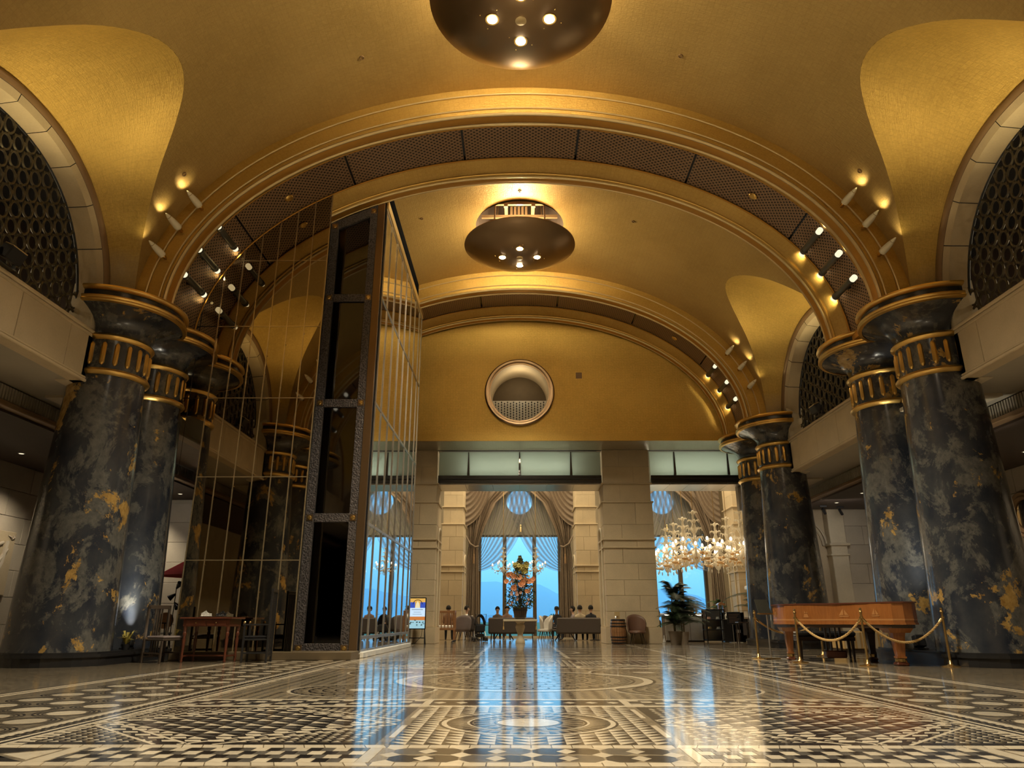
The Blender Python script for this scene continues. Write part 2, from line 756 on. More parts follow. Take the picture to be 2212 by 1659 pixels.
# ================================================================ FLOOR
floor = struct('floor')
fb = MB()
fb.box(-14, 14, -9, 37.2, -.3, 0)
fb.build('ground', M_floor, floor)
TM = {'c': M_tcream, 'd': M_tdark, 'g': M_tgrey, 't': M_ttan}
joined = {k: MB() for k in TM}
TZ = .0015


def tile(poly, kind, z=TZ):
    """one stone of the paving, an object of its own"""
    cx = sum(p[0] for p in poly) / len(poly); cy = sum(p[1] for p in poly) / len(poly)
    m = MB().prism([(p[0] - cx, p[1] - cy) for p in poly], -.02, z)
    return m.build('tile', TM[kind], floor, loc=(cx, cy, 0))


def small(poly, kind, z=.001):
    joined[kind].prism(poly, 0.0, z)


def rect(x0, x1, y0, y1):
    return [(x0, y0), (x1, y0), (x1, y1), (x0, y1)]


def ring(cx, cy, r0, r1, kind, n=28, z=.0011, a0=0.0, a1=2 * PI):
    m = joined[kind]
    vs = []
    for k in range(n + 1):
        a = a0 + (a1 - a0) * k / n
        vs += [(cx + r0 * math.cos(a), cy + r0 * math.sin(a), z), (cx + r1 * math.cos(a), cy + r1 * math.sin(a), z)]
    m.add(vs, [(2 * k, 2 * k + 1, 2 * k + 3, 2 * k + 2) for k in range(n)])


def disc_poly(cx, cy, r, n=22):
    return [(cx + r * math.cos(2 * PI * k / n), cy + r * math.sin(2 * PI * k / n)) for k in range(n)]


def mirr(poly, sx, yc=None):
    out = [(x * sx, y if yc is None else 2 * yc - y) for x, y in poly]
    if (sx < 0) != (yc is not None):
        out = out[::-1]
    return out


YC = 10.5
# --- near bars : single stones
g = .004
for (y0, y1) in ((4.38, 4.48), (4.97, 5.08)):
    for sgn in (-1, 1):
        x = .0
        while x < 5.5:
            sl = .0 if x < .9 else .035
            tile(mirr([(x + g, y0), (x + .125, y0), (x + .125 + sl, y1), (x + g + sl, y1)], sgn), 'c')
            x += .129
# longitudinal heavy bars of the near band
for sgn in (-1, 1):
    for (x0, x1) in ((.925, 1.0), (2.77, 2.87)):
        tile(mirr(rect(x0, x1, 4.484, 4.966), sgn), 'c')
# central band : dark hexagons with cream lozenges
small(rect(-.92, .92, 4.482, 4.968), 't', .0008)
for k in range(-4, 5):
    x = .21 * k
    if k % 2 == 0:
        tile([(x - .065, 4.725), (x, 4.64), (x + .065, 4.725), (x, 4.81)], 'c')
        for yy, s2 in ((4.484, 1), (4.966, -1)):
            if abs(x) < .85:
                tile([(x - .065, yy), (x, yy + s2 * .075), (x + .065, yy)][::s2], 'c')
    else:
        for yy in (4.61, 4.845):
            tile([(x - .06, yy), (x, yy - .083), (x + .06, yy), (x, yy + .083)], 'c')
for k in range(-4, 4):
    x = .21 * k + .105
    up = 1 if k % 2 == 0 else -1
    for s2 in (-1, 1):
        yb = 4.725 + s2 * .1205
        hx = .098
        tile([(x - hx, yb - .085), (x + hx * .4, yb - .115), (x + hx, yb - .05), (x + hx, yb + .085), (x - hx * .4, yb + .115), (x - hx, yb + .05)], 'd' if (k + s2) % 3 else 'g', .0011)
# side bands : diagonal cream / grey / charcoal parallelograms, single stones
for sgn in (-1, 1):
    for j in range(4):
        y = 4.486 + .1205 * j
        for k in range(-1, 8):
            x = 1.0 + .25 * k + (.125 if j % 2 else 0)
            for o0, o1, kind in ((0, .09, 'c'), (.09, .165, 'g'), (.165, .25, 'd')):
                x0, x1 = max(1.004, x + o0 + .002), min(2.766, x + o1 - .002)
                if x1 - x0 > .02:
                    tile(mirr(rect(x0, x1, y + .002, y + .1185), sgn), kind)
    # corner triangles
    for (a, b, c2, k) in (((2.9, 4.5), (3.55, 4.5), (3.2, 4.72), 'd'), ((2.9, 4.95), (3.55, 4.95), (3.2, 4.75), 'd'),
                          ((2.9, 4.55), (3.15, 4.73), (2.9, 4.9), 'c'), ((3.55, 4.55), (3.25, 4.73), (3.55, 4.9), 'c'),
                          ((3.02, 4.62), (3.2, 4.7), (3.38, 4.62), 'g')):
        tile(mirr([a, b, c2], sgn), k)

# --- ornamental fields, mirrored about the bay centre
for yc in (None, YC):
    for sgn in (-1, 1):
        def S(poly, kind, z=.001):
            small(mirr(poly, sgn, yc), kind, z)
        X0, X1, Y0, Y1 = 1.0, 3.38, 5.09, 7.25
        cx, cy = 2.24, 6.17
        S(rect(X0, X1, Y0, Y1), 'd', .0005)
        # inner diamond of grey and cream triangles
        p = .155
        n = 14
        for i in range(-n, n + 1):
            for j in range(-n, n + 1):
                x = cx + i * p; y = cy + j * p * .85
                d = (abs(x - cx) + abs(y - cy) * 1.1) / 1.19
                if not (X0 + .05 < x < X1 - .05 and Y0 + .06 < y < Y1 - .06):
                    continue
                h = p * .46; q = p * .38
                if d < .82:
                    S([(x - h, y - q), (x + h, y - q), (x + h, y + q)], 'c' if (i + j) % 2 == 0 else 'g')
                    S([(x - h, y - q), (x + h, y + q), (x - h, y + q)], 'd' if (i + j) % 2 == 0 else 'd')
                elif d < 1.02:
                    S([(x - h, y - q * .6), (x + h * .5, y - q * .6), (x + h, y + q * .6), (x - h * .5, y + q * .6)], 'c')
                else:
                    for a in (0, 1):
                        for b in (0, 1):
                            xx = x - h / 2 + a * p / 2; yy = y - q / 2 + b * p * .42
                            S([(xx - h * .46, yy - q * .4), (xx + h * .46, yy - q * .4), (xx, yy + q * .42)], 'c' if (a + b) % 2 == 0 else 't')
        # diagonal fillets
        for (ax, ay, bx, by) in ((2.2, 5.1, 3.37, 6.27), (2.43, 5.1, 3.37, 6.05), (2.28, 5.1, 1.02, 6.27), (2.05, 5.1, 1.02, 6.05),
                                 (2.2, 7.24, 3.37, 6.07), (2.43, 7.24, 3.37, 6.3), (2.28, 7.24, 1.02, 6.07), (2.05, 7.24, 1.02, 6.3)):
            dx, dy = bx - ax, by - ay
            L = math.hypot(dx, dy)
            nx, ny = -dy / L * .014, dx / L * .014
            pl = [(ax - nx, ay - ny), (bx - nx, by - ny), (bx + nx, by + ny), (ax + nx, ay + ny)]
            S(pl, 'c', .0014)
        # central sawtooth field and thin longitudinal bars
        S(rect(0, .92, Y0, Y1), 't', .0004)
        for (y0, y1) in ((5.4, 6.0), (6.45, 7.05)):
            S(rect(.925, .965, y0, y1), 'c', .0014)
        q = .115
        for i in range(8):
            for j in range(19):
                x = q * i + .058; y = Y0 + .06 + j * q
                if math.hypot(x, y - 6.17) < .72:
                    continue
                S([(x - .056, y - .054), (x + .056, y - .054), (x + .056, y + .054)], 'd' if (i + j) % 3 else 'g')
                S([(x - .056, y - .05), (x + .05, y + .054), (x - .056, y + .054)], 'c')
        # cross bars and band
        for (y0, y1) in ((7.26, 7.37), (7.86, 7.95)):
            S(rect(0, 3.4, y0, y1), 'c', .0014)
        S(rect(0, 3.4, 7.37, 7.86), 'd', .0006)
        for j in range(4):
            for i in range(20):
                x = 1.0 + .12 * i; y = 7.38 + .119 * j
                S(rect(x + .004, x + .112, y + .003, y + .115), 'cgd'[(i + j) % 3], .001)
        for k in range(5):
            S([(.21 * k - .065 if k else 0, 7.615), (.21 * k, 7.53), (.21 * k + .065, 7.615), (.21 * k, 7.70)], 'c')
        S(rect(.925, 1.0, 7.37, 7.86), 'c', .0014)
        # hatched field round the circles
        S(rect(0, 3.4, 7.95, YC), 't', .0003)
        k = 0
        y = 7.99
        while y < YC:
            x = .06
            while x < 3.3:
                if math.hypot(x - 1.87, y - 9.0) > .92 and math.hypot(x, y - YC) > 1.82:
                    S([(x, y), (x + .055, y), (x + .02, y + .10), (x - .03, y + .10)], 'd' if k % 2 else 'g')
                x += .14; k += 1
            y += .16
        # edge stripes beside the disc field
        for (x0, x1, kd, z) in ((3.38, 3.42, 'c', .0012), (3.42, 3.46, 'd', .0012), (3.46, 3.50, 'c', .0013), (3.50, 3.53, 'd', .0012), (3.56, 3.58, 'd', .0012), (3.60, 3.68, 'c', .0016), (3.69, 3.70, 'd', .0012), (3.73, 3.74, 'd', .0012)):
            S(rect(x0, x1, 4.5 if yc is None else 4.9, YC), kd, z)
        y = 4.6
        while y < YC - .1:
            S(rect(3.53, 3.60, y, y + .045), 'd', .0014)
            S(rect(3.28, 3.37, y, y + .05), 'c', .0014)
            y += .1
        S(rect(5.53, 5.60, 4.5, YC), 'c', .0014)
        S(rect(5.66, 5.70, 4.5, YC), 'c', .0014)
        S(rect(5.74, 5.76, 4.5, YC), 'd', .0014)
        # fish-scale circle
        ccy = 9.0 if yc is None else 2 * YC - 9.0
        ccx = 1.87 * sgn
        for r0, r1, kd in ((.82, .86, 'c'), (.78, .815, 'd'), (.60, .625, 'd'), (.45, .47, 'd'), (.31, .33, 'd'), (.19, .205, 'd')):
            ring(ccx, ccy, r0, r1, kd, 40, .0014)
        ring(ccx, ccy, 0.0, .17, 'c', 24, .0014)
        for r0, nn in ((.70, 26), (.53, 20), (.39, 14), (.26, 10)):
            for k in range(nn):
                a = 2 * PI * k / nn
                ring(ccx + r0 * math.cos(a), ccy + r0 * math.sin(a), .055, .075, 'd', 8, .0013, a - 1.9, a + 1.9)
    cyy = 6.17 if yc is None else 2 * YC - 6.17
    for r0, r1, kd in ((.68, .70, 'd'), (.64, .68, 'c'), (.46, .48, 'c'), (.44, .46, 'd'), (.25, .27, 'd'), (.0, .24, 'c')):
        ring(0, cyy, r0, r1, kd, 44, .0013)
    for k in range(44):
        a = 2 * PI * k / 44
        joined['d'].add([(.635 * math.cos(a - .055), cyy + .635 * math.sin(a - .055), .0013), (.635 * math.cos(a + .055), cyy + .635 * math.sin(a + .055), .0013), (.50 * math.cos(a), cyy + .50 * math.sin(a), .0013)], [(0, 1, 2)])
        if k % 2 == 0:
            joined['d'].add([(.43 * math.cos(a - .1), cyy + .43 * math.sin(a - .1), .0013), (.43 * math.cos(a + .1), cyy + .43 * math.sin(a + .1), .0013), (.29 * math.cos(a), cyy + .29 * math.sin(a), .0013)], [(0, 1, 2)])
# large ring in the middle of the bay
for r0, r1, kd in ((1.72, 1.76, 'd'), (1.60, 1.72, 'c'), (1.46, 1.49, 'd'), (1.15, 1.17, 'd'), (.85, .87, 'd'), (.55, .57, 'd')):
    ring(0, YC, r0, r1, kd, 72, .0015)
for r0, nn in ((1.32, 44), (1.0, 34), (.7, 24), (.4, 14)):
    for k in range(nn):
        a = 2 * PI * k / nn
        ring(r0 * math.cos(a), YC + r0 * math.sin(a), .085, .11, 'd', 8, .0013, a - 1.9, a + 1.9)
# second bay, seen at a grazing angle
for y in (16.5, 17.0, 18.0, 21.3, 22.3, 22.8, 25.2, 26.6):
    joined['c'].prism(rect(-8, 8, y, y + .1), 0, .001)
    joined['d'].prism(rect(-8, 8, y + .16, y + .42), 0, .001)
for x in (-5.6, -3.65, -1.0, 1.0, 3.65, 5.6):
    joined['c'].prism(rect(x - .05, x + .05, 16.6, 27), 0, .0012)
for r0, r1, kd in ((1.72, 1.78, 'd'), (1.4, 1.5, 'c'), (.9, 1.0, 'd')):
    ring(0, 19.65, r0, r1, kd, 60, .0015)
# disc field : white discs are single stones, their dark rings joined
prev = None
for sgn in (-1, 1):
    for col in range(4):
        x = 3.99 + .485 * col - (.12 if col == 3 else 0)
        if col == 3:
            continue
        for row in range(-1, 22):
            y = 4.56 + .55 * row + (.275 if col % 2 else 0)
            if y < 4.3 or y > 16.2:
                continue
            if prev is None:
                o = tile(disc_poly(0, 0, .15, 24), 'c')
                prev = o
            else:
                o = prev.copy(); COL.objects.link(o)
            o.location = (sgn * x, y, 0)
            for r0, r1 in ((.175, .187), (.205, .222), (.243, .262)):
                ring(sgn * x, y, r0, r1, 'd', 24, .0012)
for k, nm in (('c', 'cream_inlay'), ('d', 'charcoal_inlay'), ('g', 'grey_inlay'), ('t', 'tan_inlay')):
    stuff(joined[k].build(nm, TM[k], floor))

# ================================================================ CEILING : barrel vault, groined lunettes, ribs
ceiling = struct('ceiling')
GRO = [(0, 10.52), (.5, 10.44), (.95, 10.22), (1.4, 9.88), (1.9, 9.35), (2.4, 8.75), (2.8, 8.15), (3.05, 7.6), (3.2, 7.0), (9, 7.0)]


def zg(dy):
    d = abs(dy)
    if d >= 3.2:
        return 7.0
    for i in range(len(GRO) - 1):
        if d <= GRO[i + 1][0]:
            break
    (x1, y1), (x2, y2) = GRO[i], GRO[i + 1]
    x0, y0 = GRO[i - 1] if i else (-GRO[1][0], GRO[1][1])
    x3, y3 = GRO[i + 2] if i + 2 < len(GRO) - 1 else (3.25, 6.4)
    h = x2 - x1; t = (d - x1) / h
    m1 = (y2 - y0) / (x2 - x0) * h; m2 = (y3 - y1) / (x3 - x1) * h
    return max(7.0, (2 * t ** 3 - 3 * t * t + 1) * y1 + (t ** 3 - 2 * t * t + t) * m1 + (3 * t * t - 2 * t ** 3) * y2 + (t ** 3 - t * t) * m2)


def arch_z(dy, r=3.1, b=3.22, p=2.2, z0=6.3):
    t = min(1, abs(dy) / r)
    return z0 + b * (1 - t ** p) ** (1 / p)


HB = 1.37          # rib half depth


def vault(yc, ya, yb, name='vault', hole=1.36):
    m = MB()
    ys = [ya + (yc - 1.8 - ya) * k / 22 for k in range(22)] + [yc - 1.8 + 3.6 * k / 30 for k in range(30)] + [yc + 1.8 + (yb - yc - 1.8) * k / 22 for k in range(23)]
    thm = math.acos(1.8 / VA)
    R_ = (VA + VB) / 2

    def pt(y, t):
        return (VA * math.cos(t), y, VZ + VB * math.sin(t))

    def sect(f0, f1, n, skip):
        for a, b in zip(ys, ys[1:]):
            if skip and a > yc - 1.8 - 1e-6 and b < yc + 1.8 + 1e-6:
                continue
            vs = []; uv = []
            for y in (a, b):
                t0, t1 = f0(y), f1(y)
                for k in range(n + 1):
                    t = t0 + (t1 - t0) * k / n
                    vs.append(pt(y, t)); uv.append((t * R_, y))
            m.add(vs, [(k, k + 1, n + 2 + k, n + 1 + k) for k in range(n)], 0, uv)

    def tg(y):
        return math.asin(min(1, (zg(y - yc) - VZ) / VB))
    sect(tg, lambda y: thm, 26, False)
    sect(lambda y: thm, lambda y: PI - thm, 24, True)
    sect(lambda y: PI - thm, lambda y: PI - tg(y), 26, False)
    # collar round the lamp opening
    n = 120
    vs = []; uv = []
    for k in range(n):
        a = 2 * PI * k / n
        ca, sa = math.cos(a), math.sin(a)
        q = 1.8 / max(abs(ca), abs(sa))
        for x, y in ((hole * ca, yc + hole * sa), (q * ca, yc + q * sa)):
            t = math.acos(max(-1, min(1, x / VA)))
            vs.append(pt(y, t)); uv.append((t * R_, y))
    m.add(vs, [(2 * k, 2 * k + 1, (2 * k + 3) % (2 * n), (2 * k + 2) % (2 * n)) for k in range(n)], 0, uv)
    return m.build(name, M_vault, ceiling, 40)


vault(ALLB[0], RIBS[0] - PERIOD + HB, RIBS[0] - HB + .02)
vault(BAYS[0], RIBS[0] + HB - .02, RIBS[1] - HB + .02)
vault(BAYS[1], RIBS[1] + HB - .02, RIBS[2] - HB + .02)


def lunette(yc, sgn):
    m = MB()
    n = 60

    def fn(u, v):
        d = 3.2 * math.cos(PI * u)
        d2 = 3.1 * math.cos(PI * u)
        zz = zg(d)
        xx = VA * math.sqrt(max(0, 1 - ((zz - VZ) / VB) ** 2))
        za = max(arch_z(d2), 6.3)
        bul = .10 * math.sin(PI * v)
        return (sgn * lerp(xx, WX, v), yc + lerp(d, d2, v), lerp(zz, za, v) + bul * math.sin(PI * u))
    m.grid(fn, n, 10, 0, lambda u, v: (u * 9, v * 2.6))
    return m.build('lunette_vault', M_lunette, ceiling, 50)


for yc in ALLB:
    for sgn in (-1, 1):
        lunette(yc, sgn)

# small round vents set in the vault
for (x, y) in ((-3.34, 12.15), (3.36, 12.15), (7.09, 12.9), (-7.09, 12.9), (-2.92, 18.7), (3.37, 18.7), (0, 17.85)):
    z = VZ + VB * math.sqrt(1 - (x / VA) ** 2)
    nv = Vector((-x / VA ** 2, 0, -(z - VZ) / VB ** 2)).normalized()
    m = MB().lathe([(0.0, 0), (.035, 0), (.035, .02), (.05, .02), (.055, .0)], 12, M=frame_M((x, y, z), nv))
    m.build('vent', M_brownmould, ceiling)


def sweep(prof, t0=0.0, t1=PI, n=64, mi=0):
    """profile [(dy, a, b)] swept over the half ellipse"""
    m = MB()
    L = 0
    ls = [0]
    for p, q in zip(prof, prof[1:]):
        L += math.dist(p, q); ls.append(L)
    vs = []; uv = []
    for k in range(n + 1):
        t = t0 + (t1 - t0) * k / n
        for (dy, a, b), l in zip(prof, ls):
            vs.append((a * math.cos(t), dy, VZ + b * math.sin(t))); uv.append((t * 6.5, l))
    k2 = len(prof)
    m.add(vs, [(i * k2 + j, (i + 1) * k2 + j, (i + 1) * k2 + j + 1, i * k2 + j + 1) for i in range(n) for j in range(k2 - 1)], 0, uv)
    return m


def bead(dy, a, b, r, n=64):
    m = MB()
    m.tube([(a * math.cos(PI * k / n), dy, VZ + b * math.sin(PI * k / n)) for k in range(n + 1)], r, 6)
    return m


def make_rib(idx):
    rib = struct('trim_%d' % idx)
    for s in (-1, 1):
        def P(*pr):
            return [(s * d, a, b) for d, a, b in pr]
        sweep(P((1.37, 8.22, 5.60), (1.44, 8.20, 5.58), (1.44, 7.91, 5.36))).build('fascia', M_rib, rib, 40)
        sweep(P((1.44, 7.91, 5.36), (1.405, 7.90, 5.345), (1.405, 7.63, 5.0))).build('fascia', M_rib, rib, 40)
        sweep(P((1.405, 7.63, 5.0), (1.37, 7.62, 4.985), (1.37, 7.53, 4.87))).build('fascia', M_rib, rib, 40)
        bead(s * 1.425, 7.91, 5.35, .022).build('bead', M_giltpale, rib, 60)
        bead(s * 1.39, 7.63, 4.99, .022).build('bead', M_giltpale, rib, 60)
        bead(s * 1.35, 7.52, 4.85, .04).build('bead', M_giltpale, rib, 60)
        sweep(P((1.33, 7.50, 4.83), (1.22, 7.47, 4.80), (1.08, 7.50, 4.83)), n=64).build('cove', M_orange, rib, 60)
        bead(s * 1.06, 7.50, 4.82, .035).build('bead', M_giltpale, rib, 60)
        bead(s * .98, 7.54, 4.86, .025).build('bead', M_gilt, rib, 60)
        sweep(P((1.04, 7.50, 4.83), (.93, 7.57, 4.90), (.90, 7.57, 4.90), (.64, 7.74, 5.08))).build('soffit_band', M_rib, rib, 40)
        bead(s * .63, 7.75, 5.09, .022).build('bead', M_orange, rib, 60)
    cuts = [0.0] + [math.acos(x / 7.8) for x in (6.63, 4.2, 1.42, -1.42, -4.2, -6.63)] + [PI]
    for a, b in zip(cuts, cuts[1:]):
        o = sweep([(-.62, 7.78, 5.11), (.62, 7.78, 5.11)], a + .0035, b - .0035, 14).build('lattice_panel', M_lattice, rib)
    sweep([(-.64, 7.84, 5.17), (.64, 7.84, 5.17)], n=40).build('backing', M_black, rib)
    # recessed spot covers
    for t in (.76, 2.38):
        for dy in (0,):
            p = Vector((7.75 * math.cos(t), dy, VZ + 5.09 * math.sin(t)))
            nv = Vector((-math.cos(t) / 7.75, 0, -math.sin(t) / 5.09))
            MB().lathe([(.0, .02), (.06, .03), (.09, .02), (.11, 0)], 16, M=frame_M(p, nv)).build('spot_cover', M_gilt, rib, 40)
    # gilt foot between the capitals
    for s in (-1, 1):
        m = MB()
        x0, x1 = sorted((s * 7.6, s * 8.5))
        m.box(x0, x1, -1.0, 1.0, 6.86, 7.0)
        m.build('foot', M_orange, rib)
    return rib


trims = [make_rib(i + 1) for i in range(3)]
for t, y in zip(trims, RIBS):
    t.location = (0, y, 0)

# ================================================================ COLUMNS
FL = [rad(d) for d in range(88, 279, 19)]


def make_column():
    t = thing('column', '', 'column')
    sh = [(.90, .22), (.89, .4)] + [(.89 - .19 * (k / 8) ** 1.1, .4 + 5.05 * k / 8) for k in range(1, 9)]
    MB().lathe(sh, 48).build('shaft', M_marble, t, 40)
    MB().lathe([(.70, 5.40), (.76, 5.43), (.785, 5.47), (.76, 5.51), (.70, 5.54)], 48).build('ring', M_gilt, t, 40)
    MB().lathe([(.70, 5.5), (.70, 6.2)], 48).build('neck', M_marble, t, 40)
    MB().lathe([(.70, 6.14), (.75, 6.17), (.775, 6.21), (.75, 6.25), (.70, 6.28)], 48).build('ring', M_gilt, t, 40)
    me = None
    for a in FL:
        if me is None:
            m = MB()
            pts = [(0, 0, z) for z in (5.6, 5.63, 5.66, 6.02, 6.05, 6.08)]
            m.tube(pts, [.016, .042, .05, .05, .042, .016], 8)
            me = m.mesh('flute', M_gilt, 40)
        obj('flute', me, t, (.70 * math.cos(a), .70 * math.sin(a), 0))
    fl = [(.70, 6.25)] + [(.70 + .60 * (k / 10) ** 2.3, 6.25 + .50 * (k / 10) ** .75) for k in range(1, 11)]
    MB().lathe(fl, 56, a0=rad(88), a1=rad(272)).build('capital_bell', M_marble, t, 50)
    MB().lathe([(1.25, 6.72), (1.32, 6.73), (1.335, 6.76), (1.31, 6.79), (1.33, 6.82), (1.31, 6.85), (1.24, 6.86)], 56, a0=rad(88), a1=rad(272)).build('capital_ring', M_gilt, t, 40)
    MB().lathe([(1.25, 6.85), (1.25, 6.98)], 56, a0=rad(88), a1=rad(272)).build('capital_band', M_black, t, 40)
    MB().lathe([(1.25, 6.97), (1.30, 6.98), (1.345, 7.02), (1.33, 7.06), (1.26, 7.08), (0, 7.08)], 56, a0=rad(88), a1=rad(272)).build('abacus', M_gilt, t, 40)
    return t


col0 = make_column()
CN = ['front', 'rear']
first = True
for ri, ry in enumerate(RIBS):
    for k, dy in enumerate((-1.075, 1.075)):
        for s in (1, -1):
            c = col0 if first else copy_tree(col0)
            first = False
            c.location = (s * 8.55, ry + dy - (.43 if (ri == 1 and k == 1 and s < 0) else 0), 0)
            c.rotation_euler = (0, 0, 0 if s > 0 else PI)
            side = 'by the grand piano' if s > 0 else 'by the chess table'
            if ri == 1:
                lab = ('gold-flecked dark marble column %s, front one of its pair' if k == 0 else 'gold-flecked dark marble column %s, rear one of its pair') % side
                if s < 0:
                    lab = ('dark marble column with gilded neck at the far left, in front of its pair' if k == 0 else 'dark marble column standing beside the edge of the mirror wall')
            elif ri == 2:
                lab = 'slimmer looking dark marble column %s' % ('in the far pair beside the balcony end' if k == 0 else 'in the far pair, next to the glass transom')
                if s < 0:
                    lab = 'dark marble column hidden behind the mirror box, %s' % ('nearer one' if k == 0 else 'farther one')
            else:
                lab = 'dark marble column behind the viewer on the %s, %s' % ('piano side' if s > 0 else 'chess table side', 'nearer the piano bay' if k else 'away from the piano bay')
            c['label'] = lab
            c['group'] = 'paired marble columns'
plinth_me = None
for ri, ry in enumerate(RIBS):
    for s in (1, -1):
        if plinth_me is None:
            def stad(r):
                return [(r * math.cos(a), 1.075 + r * math.sin(a)) for a in [PI * k / 20 for k in range(21)]] + [(r * math.cos(a), -1.075 + r * math.sin(a)) for a in [PI + PI * k / 20 for k in range(21)]]
            m = MB(); m.prism(stad(1.0), 0.0, .17); m.prism(stad(1.03), .15, .20); m.prism(stad(.95), .20, .235)
            plinth_me = m.mesh('column_base', M_black)
        o = obj('column_base', plinth_me, None, (s * 8.55, ry, 0))
        tag(o, {(1, 1): 'polished black plinth under the column pair behind the piano', (1, -1): 'polished black plinth under the column pair left of the chess table',
                (2, 1): 'black plinth under the far right column pair', (2, -1): 'black plinth under the column pair behind the mirror box',
                (0, 1): 'black plinth under the pair behind the viewer, piano side', (0, -1): 'black plinth under the pair behind the viewer, chess side'}[ri, s], 'plinth', 'black column plinths')

# ================================================================ SIDE WALLS : balconies, lunette arches, aisles
for s, nm in ((-1, 'wall_left'), (1, 'wall_right')):
    wall = struct(nm)

    def bx(name, x0, x1, y0, y1, z0, z1, mat, c=0.0):
        a, b = sorted((s * x0, s * x1))
        return MB().box(a, b, y0, y1, z0, z1, 0, c).build(name, mat, wall)
    for bi, yc in enumerate(ALLB):
        # balcony front : stone panels between moulded rails
        ya, yb = yc - 3.5, yc + 3.5
        n = 5
        for k in range(n):
            bx('stone_panel', WX, WX + .2, ya + (yb - ya) * k / n + .006, ya + (yb - ya) * (k + 1) / n - .006, BAL0 + .10, BAL1 - .11, M_stone, .006)
        bx('rail', WX - .05, WX + .3, ya, yb, BAL1 - .07, BAL1, M_stone, .02)
        bx('rail', WX - .025, WX + .25, ya, yb, BAL1 - .14, BAL1 - .075, M_stone, .015)
        bx('rail', WX - .045, WX + .25, ya, yb, BAL0, BAL0 + .06, M_stone, .015)
        bx('rail', WX - .02, WX + .25, ya, yb, BAL0 + .065, BAL0 + .12, M_stone, .015)
        # arch moulding, voussoirs and dark screen frame
        m = MB()
        N = 48

        def ap(a, r, b, x):
            d = math.cos(a); e = math.sin(a)
            p = 2.2
            q = (abs(d) ** p + abs(e) ** p) ** (-1 / p)
            return (s * x, yc + r * d * q, BAL1 + b * e * q)
        prof = [(3.12, 3.24, WX), (3.10, 3.22, WX - .05), (3.04, 3.17, WX - .06), (2.98, 3.12, WX - .03), (2.95, 3.09, WX + .0)]
        m.grid(lambda u, v: ap(PI * u, *prof[min(4, int(round(v * 4)))]), N, 4)
        m.build('arch_moulding', M_brownmould, wall, 60)
        for k in range(11):
            a0, a1 = PI * k / 11 + .003, PI * (k + 1) / 11 - .003
            m = MB()
            pr = [(2.94, 3.08, WX), (2.80, 2.95, WX + .05), (2.75, 2.90, WX + .40)]
            m.grid(lambda u, v: ap(a0 + (a1 - a0) * u, *pr[min(2, int(round(v * 2)))]), 8, 2)
            m.build('voussoir', M_reveal, wall, 30)
        # wall above the balcony beside the arch and behind the capitals
    for ry in RIBS:
        bx('pier_wall', WX, WX + .5, ry - 1.9, ry + 1.9, BAL0, 7.3, M_stone2)
        bx('soffit_panel', WX - .15, 9.95, ry - .85, ry + 1.1, BAL0 - .03, BAL0 + .05, M_stone2)
    # aisle : soffit, grille, coffered ceiling, outer wall
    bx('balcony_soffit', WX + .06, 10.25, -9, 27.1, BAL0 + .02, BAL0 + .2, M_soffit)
    m = MB()
    k = 0
    y = 4.0
    while y < 27:
        a, b = sorted((s * 10.25, s * 10.29))
        m.box(a, b, y, y + .05, BAL0 - .30, BAL0)
        y += .085
    stuff(m.build('grille_slat', M_soffit, wall))
    bx('grille_back', 10.33, 10.4, -9, 27.1, BAL0 - .32, BAL0, M_black)
    bx('ledge', 10.18, 10.5, -9, 27.1, BAL0 - .42, BAL0 - .31, M_brownmould, .02)
    bx('aisle_ceiling', 10.4, 13.6, -9, 27.1, 4.75, 4.85, M_darkgrid)
    # outer aisle wall in stone courses
    y = 4.0
    for row in range(7):
        h = .68
        yy = 3.6 - (row % 2) * .8
        while yy < 27:
            bx('stone_block', 13.5, 13.7, yy + .006, min(27.2, yy + 1.6) - .006, row * h + .006, min(4.75, (row + 1) * h) - .006, M_stonegrey, .006)
            yy += 1.6
    bx('backing', 13.55, 13.8, -9, 27.2, 0, 4.8, M_stone2)
    bx('end_wall', WX + .9, 13.6, -9.2, -9, 0, 5.3, M_stone2)
    # upper gallery behind the screens
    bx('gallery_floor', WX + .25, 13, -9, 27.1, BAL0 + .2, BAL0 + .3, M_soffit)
    bx('gallery_wall', 12.3, 12.5, -9, 27.1, BAL0 + .3, 8.2, M_stone)
    bx('gallery_wall', 12.25, 12.5, -9, 27.1, 8.2, 10.2, M_darkgrid)  # shade on the unlit upper wall put into a dark material
    bx('gallery_ceiling', WX + .5, 12.5, -9, 27.1, 10.1, 10.2, M_black)
    for bi, yc in enumerate(BAYS):
        for k in (-1, 1):
            lamp('gallery_downlight_glow', 'POINT', (s * 11.2, yc + 2.0 * k, 7.6), 14, WARM, .15)
# closing wall behind the viewer
wb = struct('wall_back')
MB().box(-14, 14, -9.3, -9, 0, 13).build('panel', M_stone, wb)
MB().box(-14, 14, -9, -1.8, 12.9, 13.1).build('ceiling_panel', M_vault, wb)

